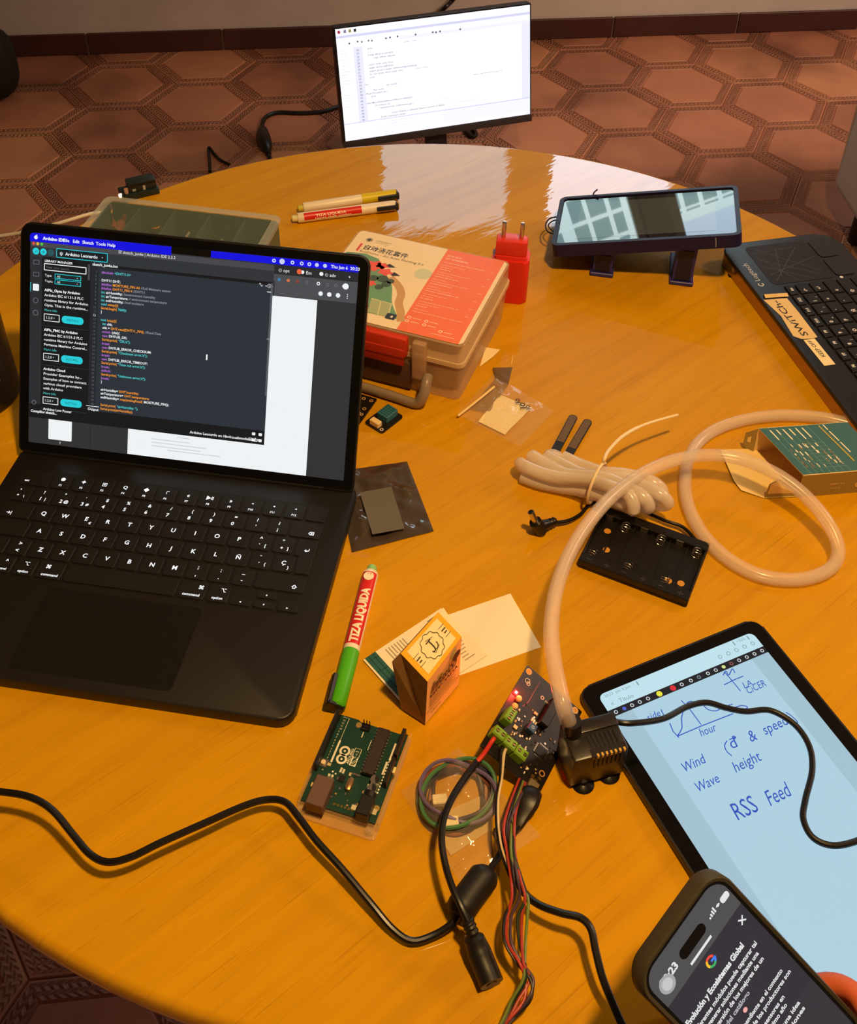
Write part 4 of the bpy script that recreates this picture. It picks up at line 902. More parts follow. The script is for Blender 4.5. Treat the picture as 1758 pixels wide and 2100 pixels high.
# ================================================================== tubing
HOSE = M('#f2dcc6', .2, alpha=.34, spec=.8); BUNDLE = M('#f4e2cf', .2, alpha=.55, spec=.9); HOSE_IN = M('#fff0de', .3, alpha=.10)
def tubing():
    t = thing('tube_bundle', 'bundle of clear tubing folded and tied with a white cord', 'tube', (0, 0, 0))
    A, B = at(1066, 941, .014), at(1368, 1046, .024); c = (A + B) / 2; d = (B - A); L = d.length; an = math.atan2(d.y, d.x)
    X = Matrix.Translation((c.x, c.y, TZ)) @ Matrix.Rotation(an, 4, 'Z')
    P = []; yl = (.026, .013, .001, -.011); yr = (.013, .004, -.008, -.017); xl = (.030, .018, .006, .004); xr = (.012, .004, .016, .026)
    def run(i, x0, x1, z0, z1, n=7):
        for k in range(n):
            f = k / (n - 1); x = x0 + (x1 - x0) * f; g = (x + L / 2) / L
            sp = yl[i] * (1 - g) + yr[i] * g; pin = .42 + .58 * abs(2 * g - 1.05) ** 1.3
            P.append(X @ Vector((x, sp * pin + .002 * math.sin(9 * f + i), z0 + (z1 - z0) * f + .0135 * min(1, max(0, (g - .35) / .3)))))
    for i in range(4):
        a_, b_ = -L / 2 + xl[i] + .005, L / 2 - xr[i] - .005
        run(i, a_, b_, .021 - .002 * (i % 2), .022); P.append(X @ Vector((b_ + .007, yr[i], .028)))
        run(i, b_, a_, .0075, .0068)
        if i < 3: P.append(X @ Vector((a_ - .007, (yl[i] + yl[i + 1]) / 2, .014)))
    S = spline(P, 4)
    m = MB(BUNDLE, 1); m.tube(S, .0060, n=12); m.tube(S, .0042, HOSE_IN, n=10); m.build('tubing', t)
    mid = X @ Vector((.005, 0, .017)); v = (X.to_3x3() @ Vector((0, 1, 0)))
    ring = [mid + Vector((0, 0, .0055)) + v * (.0190 * math.cos(q)) + Vector((0, 0, .0185 * math.sin(q))) for q in [2 * math.pi * k / 20 for k in range(20)]]
    w_ = MB(M('#f0d6a6', .4), 1); w_.tube(ring, .0014, n=8, closed=True)
    w_.tube(spline([mid + v * .010 + Vector((0, 0, .0235)), at(1240, 940, .044), at(1250, 922, .042), at(1280, 893, .042), at(1325, 870, .038), at(1390, 851, .032)], 8), [.0016] * 30 + [.0013] * 11, n=8)
    w_.lathe([(.003, .028), (.0032, .034)], ax=(at(1238, 946, .03).x, at(1238, 946, .03).y)) if 0 else None
    w_.build('tie', t)
tubing()
def pump():
    yaw = 9.5; c = Vector((.0654, -.3670, 0))
    t = thing('water_pump', 'black cube-shaped water pump with a clear hose beside the tablet', 'pump', (c.x, c.y, TZ), yaw)
    blk = M('#1f1a16', .34, bump=.03, bscale=800)
    b = MB(blk); b.box(-20, 20, -14, 14, 3.5, 37, bev=2); b.box(-20, 20, 4, 14, 36, 38.4, bev=1)
    b.build('housing', t)
    g = MB(M('#080605', .5)); br = M('#d8a850', .35); g.box(-7, 19, -14.4, -8, 33, 37.4, M('#2a231d', .3), bev=.5, seg=1)
    for i in range(7): x = -5 + i * 3.2; g.box(x, x + 1.5, -14.8, 2, 24, 37.6); g.box(x + 1.5, x + 3.0, -14.7, -12.5, 35.2, 37.7, br)
    g.build('intake_grille', t)
    for (x, y) in ((-9, -12), (11, -10), (-9, 11), (11, 11)): MB(M('#14110e', .25)).lathe([(8, .2), (7, 1), (3, 2.6), (3, 4.5)], n=20, ax=(x, y)).build('suction_cup', t)
    o = MB(blk); o.tube([(-13, 7, 34), (-14, 9, 48)], 6.6, n=18); o.build('outlet', t)
    top = t.matrix_basis
    mw = Matrix.Translation((c.x, c.y, TZ)) @ Matrix.Rotation(R(yaw), 4, 'Z'); st = mw @ Vector((-.0140, .009, .040))
    P = [st, at(1158, 1455, .057), at(1146, 1405, .062), at(1135, 1345, .062), at(1131, 1285, .056), at(1141, 1210, .052), at(1166, 1140, .050), at(1205, 1075, .048), at(1262, 1012, .044), at(1335, 962, .040), at(1420, 936, .036), at(1505, 938, .036), at(1585, 968, .036), at(1650, 1015, .030), at(1700, 1075, .022), at(1720, 1130, .013), at(1700, 1168, .0075), at(1640, 1188, .0065), at(1560, 1180, .0065), at(1488, 1142, .0065), at(1435, 1085, .0065), at(1408, 1020, .0065), at(1410, 950, .0065), at(1440, 900, .0065), at(1500, 868, .0065), at(1590, 852, .0065), at(1690, 857, .0065), at(1775, 880, .0065), at(1840, 910, .0065)]
    S = spline(P, 10); h = MB(HOSE, 1); h.tube(S, .0057, n=16); h.tube(S, .0039, HOSE_IN, n=12); h.build('hose', t).matrix_parent_inverse = mw.inverted()
    Cb = [mw @ Vector((.019, .010, .033)), at(1268, 1481, .036), at(1300, 1483, .036), at(1360, 1474, .030), at(1410, 1449, .026), at(1450, 1441, .024), at(1490, 1452, .020), at(1530, 1459, .016), at(1580, 1457, .013), at(1630, 1486, .012), at(1660, 1530, .0115), at(1666, 1580, .0115), at(1652, 1640, .0115), at(1648, 1680, .0115), at(1668, 1718, .0115), at(1710, 1734, .0115), at(1765, 1722, .0105), at(1830, 1690, .006)]
    MB(PVC, 1).tube(spline(Cb, 10), .0022, n=10).build('power_lead', t).matrix_parent_inverse = mw.inverted()
pump()

# ================================================================== battery holder with barrel plug
def battery_holder():
    t = thing('battery_holder', 'empty black battery holder with a cable and barrel plug under the tubing', 'battery holder', (.1520, -.1885, TZ), -32.5)
    w2, d2, H = 46.5, 33.5, 9.5; bk = M('#12100e', .35)
    b = MB(bk); b.prism(rrect(-w2, -d2, w2, d2, 2), .3, 3.2)
    for (x0, x1, y0, y1) in ((-w2, w2, -d2, -d2 + 10), (-w2, w2, d2 - 9, d2), (-w2, -w2 + 2, -d2, d2), (w2 - 2, w2, -d2, d2)): b.box(x0, x1, y0, y1, 1, H if y1 - y0 < 12 else H - 1, bev=.8, seg=1)
    for k in range(1, 6): b.box(-w2 + k * 15.5 - .6, -w2 + k * 15.5 + .6, -d2 + 9, d2 - 9, 3, 6)
    for k in range(6):
        x = -w2 + 15.5 * k + 7.75
        for y in (-d2 + 4.5,): b.line([(x - 2, y), (x + 2, y)], .8, H + .05, M('#3a352e', .5)); b.line([(x, y - 2), (x, y + 2)], .8, H + .05, M('#3a352e', .5)) if k % 2 else 0
    for (x, y) in ((-36, 12), (-30, -8), (36, -14), (26, -16)): b.disc(x, y, 3.0, 3.35, M('#c98a2a', .5), 16)
    b.build('tray', t)
    for k in range(6):
        x = -w2 + 15.5 * k + 7.75; y = -d2 + 9 if k % 2 == 0 else d2 - 9; s_ = 1 if k % 2 == 0 else -1
        P = [(x + 3.6 * math.cos(q), y + s_ * (q * .42), 6.2 + 2.8 * math.sin(q)) for q in [j * .6 for j in range(34)]]
        MB(METAL).tube(P, .45, n=6).build('spring', t)
        yy = d2 - 9 if k % 2 == 0 else -d2 + 9
        MB(METAL).box(x - 3, x + 3, yy - .5, yy + .5, 3.5, 9).build('contact_plate', t)
    mw = Matrix.Translation((.1520, -.1885, TZ)) @ Matrix.Rotation(R(-32.5), 4, 'Z'); inv = mw.inverted()
    e = at(1135, 1072, .006)
    cb = MB(PVC, 1).tube(spline([mw @ Vector((.036, .032, .007)), at(1402, 1082, .006), at(1365, 1068, .006), at(1310, 1045, .004), at(1250, 1030, .004), at(1212, 1033, .004), at(1190, 1055, .004), at(1165, 1068, .005), e], 8), .0016, n=8)
    cb.build('cable', t).matrix_parent_inverse = inv
    pl = MB(M('#15120f', .35), 1); a, bb = at(1140, 1068, .007), at(1108, 1080, .008)
    pl.tube(spline([a, (a + bb) / 2, bb], 6), [.0028, .0034, .0040, .0034, .0042, .0036, .0044, .0044, .0048, .0052, .0055, .0055, .0055], n=14); pl.tube([at(1110, 1086, .004), at(1098, 1070, .016)], [.0062, .0054], n=16); pl.build('plug_body', t).matrix_parent_inverse = inv
    tp = MB(METAL, 1); tp.tube([at(1099, 1071, .015), at(1089, 1050, .027)], .0028, n=14); tp.tube([at(1089, 1050, .027), at(1088.4, 1049, .0276)], .0018, M('#15120f', .4), n=12); tp.build('barrel', t).matrix_parent_inverse = inv
battery_holder()

# ================================================================== green board box
def green_box():
    H = .030
    T = [at(1648, 975, H), at(1830, 960, H), at(1737, 865, H), at(1556, 878, H)]       # near-left, near-right, far-right, far-left of the top
    dz = lambda p, z: Vector((p.x, p.y, TZ + z))
    nl = at(1640, 1017, 0); nr = nl + (T[1] - T[0]) * 1.0; fl_, fr = dz(T[3], 0), dz(T[2], 0); nl = dz(T[0], 0) + (nl - dz(T[0], 0)) * .5
    nr = nl + (T[1] - T[0])
    t = thing('board_box', 'small teal and kraft cardboard box lying open under the hose loop', 'box', (0, 0, 0))
    th = .0006; teal = M('#38666c', .5); kraft = M('#a08a48', .6); cr = M('#efcf88', .6)
    def sheet(name, q, mat, inner, parent=t):
        n = (q[1] - q[0]).cross(q[3] - q[0]).normalized() * th; V = [p for p in q] + [p - n for p in q]; m = MB(mat, 1)
        k = len(q); m.add(V, [list(range(k))], mat); m.add(V, [list(range(2 * k - 1, k - 1, -1))] + [(a, k + a, k + (a + 1) % k, (a + 1) % k) for a in range(k)], inner); return m
    m = sheet('top', T, teal, cr)
    x = (T[1] - T[0]); L = x.length; xd = x.normalized(); y = (T[3] - T[0]); D = y.length; yd = y.normalized(); zd = xd.cross(yd).normalized()
    m.X = Matrix(((xd.x, yd.x, zd.x, T[0].x), (xd.y, yd.y, zd.y, T[0].y), (xd.z, yd.z, zd.z, T[0].z + .0001), (0, 0, 0, 1)))
    lt = M('#6fa39c', .5); wt = M('#f3ead2', .5); yl = M('#b9a648', .5); random.seed(8)
    for k in range(1, 8): m.line([(L * (.02 + .075 * k), .001), (L * (.02 + .075 * k), D * .98)], .0004, 0, lt)
    for k in range(8): m.line([(L * (.28 + .02 * (k % 2)), D * (.12 + .07 * k)), (L * .56, D * (.12 + .07 * k))], .0003, 0, lt)
    for k in range(6): m.line([(L * (.10 + .075 * k), D * .93), (L * (.10 + .075 * k), D * random.uniform(.70, .84))], .0013, .00005, wt)
    for k in range(40): a, b = L * (.10 + .07 * random.randint(0, 6)) + random.uniform(0, .003), D * random.uniform(.10, .58); m.line([(a, b), (a, b + random.uniform(.002, .005))], random.choice((.0007, .0012)), .00005, random.choice((wt, wt, M('#8f7a58', .5))))
    m.line([(L * .68, D * .95), (L * .68, D * .20)], .0014, .00005, yl); m.line([(L * .735, D * .96), (L * .735, D * .86)], .0012, .00005, wt); m.line([(L * .735, D * .82), (L * .735, D * .62)], .0012, .00005, wt); m.line([(L * .735, D * .58), (L * .735, D * .38)], .0012, .00005, wt)
    m.build('top_panel', t, smooth=0)
    s = sheet('front', [nl, nr, T[1], T[0]], kraft, cr); a = (nr - nl).normalized(); zz = (T[0] - nl).normalized(); nn = a.cross(zz).normalized(); zz = nn.cross(a)
    s.X = Matrix(((a.x, zz.x, nn.x, nl.x), (a.y, zz.y, nn.y, nl.y), (a.z, zz.z, nn.z, nl.z), (0, 0, 0, 1))) @ Matrix.Translation((0, 0, .0004))
    pt = M('#e8cc86', .5); s.disc(.055, .0125, .0052, 0, pt, 20, r0=.0036); s.disc(.064, .0125, .0052, 0, pt, 20, r0=.0036); s.text('ARDUINO', .049, .0215, 0, .004, pt); s.text('UNO R3', .026, .014, 0, .0036, pt, bold=.02); s.text('board', .028, .0085, 0, .0036, pt)
    s.build('front_panel', t, smooth=0)
    sheet('back', [fr, fl_, T[3], T[2]], kraft, cr).build('back_panel', t, smooth=0)
    sheet('bottom', [nl, fl_, fr, nr], kraft, cr).build('bottom_panel', t, smooth=0)
    sheet('right', [nr, fr, T[2], T[1]], kraft, cr).build('end_panel', t, smooth=0)
    # open end: floor flap out to the left, side flap of the front, small flap at the far side
    fp = [at(1566, 1021, .001), at(1640, 1018, .001), at(1550, 920, .0015), at(1478, 922, .003), at(1505, 985, .002), at(1520, 1005, .0015)]
    sheet('flap', [fp[0], fp[1], fp[2], fp[3], fp[4], fp[5]], cr, kraft).build('bottom_flap', t, smooth=0)
    sheet('flap', [at(1568, 1020, .001), at(1648, 1017, .001), at(1600, 982, .021), at(1579, 993, .018)], kraft, cr).build('front_flap', t, smooth=0)
    sheet('flap', [at(1546, 925, .002), at(1523, 915, .002), at(1530, 887, .020), at(1556, 879, .029)], cr, kraft).build('back_flap', t, smooth=0)
green_box()

# ================================================================== papers and the yellow box
def sheet_quad(name, label, cat, quad, h, mat, deco=None, th=.0003):
    q = [at(u, v, h) for u, v in quad]; m = MB(mat, 1)
    V = q + [p - Vector((0, 0, th)) for p in q]; m.add(V, [(0, 3, 2, 1) if (q[1] - q[0]).cross(q[3] - q[0]).z < 0 else (0, 1, 2, 3), (4, 5, 6, 7), (0, 1, 5, 4), (1, 2, 6, 5), (2, 3, 7, 6), (3, 0, 4, 7)])
    if deco:
        bl = lambda a, b: (q[0] * (1 - a) + q[1] * a) * (1 - b) + (q[3] * (1 - a) + q[2] * a) * b + Vector((0, 0, .00012))
        deco(m, bl)
    return tag(m.build(name, smooth=0), label, cat)
def papers():
    sheet_quad('white_card', 'blank cream card lying right of the yellow box', 'card', [(880, 1274), (1047, 1217), (1110, 1327), (943, 1385)], .0004, M('#f3e6c6', .6))
    def deco(m, bl):
        def R_(a0, b0, a1, b1, mat): m.add([bl(a0, b0), bl(a1, b0), bl(a1, b1), bl(a0, b1)], [(0, 1, 2, 3)], mat)
        tl = M('#24584f', .5); lt = M('#5d8f84', .5); gr = M('#a39678', .6)
        R_(.02, .0, .15, 1, tl)
        for k in range(9): R_(.02, .08 + .11 * k, .15, .085 + .11 * k, lt)
        R_(.06, 0, .064, 1, lt); R_(.11, 0, .114, 1, lt); random.seed(2)
        for k in range(7):
            a = .24 + .035 * k
            R_(a, .06, a + .012, .06 + random.uniform(.15, .3), gr)
        for k in range(16):
            b = .05 + .055 * k; R_(.78, b, .78 + random.uniform(.08, .18), b + .016, gr)
        R_(.60, .70, .70, .72, gr)
    def flip(q): return q
    sheet_quad('leaflet', 'printed leaflet with a teal gridded edge under the yellow box', 'leaflet', [(745, 1353), (905, 1247), (1000, 1343), (834, 1453)], .0016, M('#f0e2be', .6), deco)
papers()
sheet_quad('paper_scrap', 'cream paper scrap peeking out at the right of the plastic case', 'paper', [(996, 712), (1026, 717), (1012, 731), (984, 752)], .0015, M('#f0d8a0', .6))
def yellow_box():
    H = .0568
    tp = [at(899, 1256, H), at(947, 1307, H), at(877, 1399, H), at(822, 1341, H)]      # far-left, right, near, left
    dn = lambda p, z: Vector((p.x, p.y, TZ + z))
    nr = at(872, 1489, 0.0); bl_ = at(823, 1457, 0.0); rt = at(941, 1407, .0)
    e = rt - nr; sh1 = at(804, 1357, .049); sh2 = sh1 + (tp[0] - tp[3]); bf = bl_ + e
    Z = .0022
    low = [p + Vector((0, 0, Z)) for p in (nr, rt, bf, bl_)]
    t = thing('carton', 'small yellow and white carton standing upright on the leaflet', 'box', (0, 0, 0))
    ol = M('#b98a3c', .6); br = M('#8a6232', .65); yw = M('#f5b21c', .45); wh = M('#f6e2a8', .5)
    m = MB(ol, 1)
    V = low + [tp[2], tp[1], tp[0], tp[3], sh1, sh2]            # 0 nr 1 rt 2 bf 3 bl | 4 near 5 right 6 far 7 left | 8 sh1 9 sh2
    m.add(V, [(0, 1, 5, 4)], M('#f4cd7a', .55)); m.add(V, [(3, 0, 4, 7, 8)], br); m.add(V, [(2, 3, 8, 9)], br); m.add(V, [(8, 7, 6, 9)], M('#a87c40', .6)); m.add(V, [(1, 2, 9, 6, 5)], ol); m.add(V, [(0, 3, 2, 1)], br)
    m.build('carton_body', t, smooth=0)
    # front print: dark script, lines; short side print
    f = MB(M('#3a2410', .6), 1)
    def face(o, x, y): 
        xd = x.normalized(); n = x.cross(y).normalized(); yd = n.cross(xd); return Matrix(((xd.x, yd.x, n.x, o.x), (xd.y, yd.y, n.y, o.y), (xd.z, yd.z, n.z, o.z), (0, 0, 0, 1))) @ Matrix.Translation((0, 0, .0003))
    f.X = face(low[0], low[1] - low[0], tp[2] - low[0]); L = (low[1] - low[0]).length
    f.text('Infusión', .004, .035, 0, .015, bold=.03, width=L * .72, shear=.3); f.disc(L * .82, .047, .005, 0, n=9); f.text('ESPECIADA', .004, .029, 0, .0052, bold=.04, width=L * .8)
    for k in range(5): f.line([(.004, .026 - .0022 * k), (L * (.85 - .1 * (k % 2)), .026 - .0022 * k)], .0006, 0)
    f.line([(.001, .0135), (L - .001, .0135)], .0006, 0); f.text('infusion', .006, .007, 0, .004); f.build('front_print', t, smooth=0)
    g = MB(M('#4a3014', .6), 1); g.X = face(low[3], low[0] - low[3], tp[3] - low[3]); L2 = (low[0] - low[3]).length
    for k in range(9): g.line([(.002 + k * .0019, .004), (.002 + k * .0019, .030 - .002 * (k % 3))], .0006, 0)
    g.disc(L2 * .18, .045, .0045, 0, n=10, r0=.0038); g.text('I', L2 * .14, .043, 0, .005); g.disc(L2 * .82, .037, .003, 0, n=8); g.build('side_print', t, smooth=0)
    # lid: yellow rim and pale panel with a scalloped emblem
    l = MB(yw, 1); up = Vector((0, 0, .0006)); l.add([p + up for p in (tp[3], tp[2], tp[1], tp[0])] + list((tp[3], tp[2], tp[1], tp[0])), [(0, 1, 2, 3), (0, 4, 5, 1), (1, 5, 6, 2), (2, 6, 7, 3), (3, 7, 4, 0)])
    c = sum(tp, Vector()) / 4; ins = [c + (p - c) * .80 + up * 1.3 for p in (tp[3], tp[2], tp[1], tp[0])]; l.add(ins, [(0, 1, 2, 3)], wh)
    X = face(ins[3], ins[2] - ins[3], ins[3] - ins[0]); 
    # emblem frame: long axis of the lid is local -y of this face
    a = (tp[2] - tp[1] + tp[3] - tp[0]) / 2; b = (tp[1] - tp[0] + tp[2] - tp[3]) / 2; xd = b.normalized(); yd = (-a).normalized(); zd = Vector((0, 0, 1))
    l.X = Matrix(((xd.x, yd.x, 0, c.x), (xd.y, yd.y, 0, c.y), (0, 0, 1, c.z + .0011), (0, 0, 0, 1))); ink = M('#3a2c14', .5)
    hl, hw = a.length / 2, b.length / 2
    pts = [((.0098 + .0006 * math.cos(10 * q)) * math.cos(q), (.0098 + .0006 * math.cos(10 * q)) * math.sin(q)) for q in [2 * math.pi * k / 60 for k in range(61)]]
    l.line(pts, .0005, 0, ink)
    rot = lambda q: [(-y, x) for x, y in q]
    l.line(rot([(-.003, .0042), (.0018, .0042)]), .0009, 0, ink); l.line(rot([(p.x, p.y) for p in spline([(0, .004, 0), (.0002, -.002, 0), (-.0006, -.0042, 0), (-.0024, -.0046, 0), (-.003, -.0036, 0)], 6)]), .0010, .00002, ink)
    l.line(rot([(p.x, p.y) for p in spline([(-.0006, -.0040, 0), (.0020, -.0044, 0), (.0040, -.0028, 0), (.0042, -.0006, 0)], 6)]), .0007, .00004, ink)
    for e in (1, -1):
        for x_ in (-.0042, .0042): l.line([(x_, .0125 * e), (x_, .0185 * e)], .0004, 0, ink)
        for x_, w0, w1 in ((-.0012, .0135, .0172), (.0014, .0142, .0165)): l.line([(x_, w0 * e), (x_, w1 * e)], .0011, 0, M('#5a4822', .6))
    for e in (1, -1): l.line([(-.006 * e, -.002), (-.004 * e, .0045)], .0006, 0, M('#8a7848', .6))
    l.build('lid_panel', t, smooth=0)
    tab = MB(M('#f2dcae', .5), 1); d = (tp[0] - tp[3]).normalized() * .004; tab.add([tp[0] - Vector((0, 0, .0002)), tp[1] - Vector((0, 0, .0002)), tp[1] + d * .5 - Vector((0, 0, .001)), tp[0] + d * 1.6 - Vector((0, 0, .001))], [(0, 1, 2, 3)]); tab.build('tuck_flap', t, smooth=0)
yellow_box()

# ================================================================== green microcontroller board
def smd(m, x, y, w_, h_, z=1.6, mat=None, hh=.7): m.box(x - w_ / 2, x + w_ / 2, y - h_ / 2, y + h_ / 2, z, z + hh, mat)
def uno():
    t = thing('green_board', 'green microcontroller board on a clear plastic base near the carton', 'circuit board', (-.0975, -.3562, TZ), -24.0)
    b = MB(M('#e9c890', .1, alpha=.22, spec=1, coat=1)); b.prism(rrect(-29, -43, 29.5, 36, 3), .4, 2.6, bev=.5); b.box(-29, -27.6, -34, 36, 2.5, 9, bev=.3, seg=1); b.box(28, 29.4, -34, 36, 2.5, 9, bev=.3, seg=1)
    b.box(-29, 29.4, -36, -34.6, 2.5, 7, bev=.3, seg=1)
    for x in (-24, 24): b.cyl(x, -38, 2.5, 4.5, 3); b.cyl(x, -38, 4.4, 5.0, 1.6)
    b.build('clear_base', t)
    Z = 8.0; pc = M('#123a30', .38); s = MB(pc)
    s.X = Matrix.Translation((0, 0, Z - 1.6)); s.prism([(-26.7, -34.3), (26.7, -34.3), (26.7, 34.3), (24, 34.3), (21, 33), (-8, 33), (-11, 34.3), (-26.7, 34.3)][::1], 0, 1.6)
    k = SILK; z = 1.66
    for (x, y) in ((-9.2, 30.5), (24, -24)): s.disc(x, y, 2.2, z, M('#b89a58', .35, .5), 16); 
    for y_ in (8.4, 2.0): s.disc(-11.4, y_, 3.9, z, k, 20, r0=2.3); s.disc(-11.4, y_, .9, z, k, 6)
    s.text('UNO', -1.0, .6, z + .02, 4.2, pc, rot=90, bold=.03); s.rect(-5.0, -.6, -1.0 + .6, 6.8, z, k); s.text('UNO', -1.4, -.2, z + .03, 4.0, pc, rot=90, bold=.02); s.line([(-5, 7), (-5, 13), (-.4, 13), (-.4, 7)], .4, z, k); s.text('R3', -1.6, 7.6, z, 3.4, k, rot=90)
    s.text('ARDUINO', -4.9 - .6, 0, z, 2.6, k, rot=90, bold=.02); s.rect(-18.2, -2.5, -16.8, 15, z, k); s.line([(-17.5, 15), (-17.5, 33), (-22, 33)], .3, z, k)
    random.seed(6)
    for q in range(18): s.text(str(13 - q) if q < 14 else 'A', -21.5, 30 - q * 2.35, z, 1.9, k)
    for q in range(14): s.rect(20.4, 17 - q * 2.4, 21.4, 18.4 - q * 2.4, z, k)
    s.rect(20, 11.5, 21.9, 25, z + .01, k); s.rect(18.8, 0, 20.2, 10, z + .01, k)
    s.line([(3.5, 22), (3.5, 14)], .4, z, k); s.line([(-4, 26), (-4, 22)], .7, z, k)
    s.build('circuit_board', t)
    def part(name, f, mat, label=None):
        q = MB(mat); q.X = Matrix.Translation((0, 0, Z)); f(q); return q.build(name, t, label=label)
    hb = M('#15110e', .45)
    part('pin_header', lambda q: q.box(-26.6, -24, -12, 33.5, 0, 8.5, bev=.2, seg=1), hb); part('pin_header', lambda q: (q.box(23.2, 25.8, 12.5, 33.5, 0, 8.5, bev=.2, seg=1)), hb); part('pin_header', lambda q: q.box(23.2, 25.8, -9, 10.5, 0, 8.5, bev=.2, seg=1), hb)
    def chip(q):
        q.box(6, 14.5, -5, 31, 1, 5, bev=.4, seg=1)
        for k in range(14):
            for x in (5.4, 14.9): q.box(x - .5, x + .5, -3.4 + k * 2.54 - .6, -3.4 + k * 2.54 + .6, 0, 2.2, METAL)
    part('processor_chip', chip, M('#2b1c12', .55))
    def icsp(q):
        q.box(-6.5, -.5, 27, 32, 0, 2.4)
        for i in range(3):
            for j in range(2): q.box(-5.6 + 2.2 * i, -5.0 + 2.2 * i, 28 + 2.5 * j, 28.6 + 2.5 * j, 2.4, 8.5, M('#3a2a1a', .4, .6))
    part('header_pins', icsp, hb)
    part('usb_socket', lambda q: q.box(-20.5, -8, -40, -18.5, .1, 10.8, M('#6d5346', .5, .4), bev=.5, seg=1), METAL)
    part('power_jack', lambda q: (q.box(13.5, 22.5, -36, -22, 0, 10.5, bev=.6, seg=1), q.tube([(18, -22, 6.5), (18, -18, 6.5)], 4, n=14)), hb)
    for y_ in (-7.5, -14): part('capacitor', lambda q: (q.cyl(17, y_, 0, 5.4, 3.2, METAL, 18), q.disc(17, y_, 3.1, 5.45, M('#1a1512', .4), 14, r0=0.01, a0=-60, a1=100)), METAL)
    part('crystal', lambda q: q.prism(rrect(-.9, -19.5, 3.2, -9.8, 2), 0, 3.4, bev=.6), M('#b08860', .3, .8))
    part('reset_button', lambda q: (q.box(-25, -19, -8, -2, 0, 1.4, METAL), q.cyl(-22, -5, 1.4, 2.4, 1.7, M('#e8d0a0', .4))), METAL)
    def comps(q):
        random.seed(9)
        for (x, y, a, b_, c) in ((-22.7, -22, 3, 3, '#e8c890'), (9.4, -28.4, 3.4, 3.4, '#e8dcb8'), (23.6, -27, 3.2, 4, '#d8c8a0'), (-15, -12, 1.6, 2, '#e8e0c8'), (-12.6, -12, 1.6, 2, '#e8e0c8'), (-15, -14.6, 1.6, 2, '#e8e0c8'), (-12.6, -14.6, 1.6, 2, '#e8e0c8'), (-18.5, -4.6, 3.6, 2.2, '#e0c888'), (-8.6, -6, 1.4, 3.6, '#efe2c0'), (-6.6, -6.4, 1.4, 3.4, '#efe2c0'), (-1.5, -7, 1.6, 2.4, '#d8c08a')): smd(q, x, y, a, b_, 0, M(c, .35, .3))
        smd(q, 2, -5.8, 7, 1.2, 0, METAL, .4); q.box(-8, -3.6, -14, -9.5, 0, 1, M('#1a1512', .4))
        for k in range(26): smd(q, random.uniform(-18, 22), random.uniform(-30, -6), random.uniform(.8, 1.6), random.uniform(1, 2.2), 0, random.choice((METAL, M('#e8e0c8', .4), M('#2a1c14', .4), M('#b09060', .4))), .6)
        for k in range(6): q.disc(-4 + 2.6 * k, -30, .9, .08, GOLD, 10, r0=.4)
        q.box(27 - 1, 27.6, 2, 6.5, -2, 3, M('#e8d890', .4))
    part('surface_parts', comps, METAL)
uno()

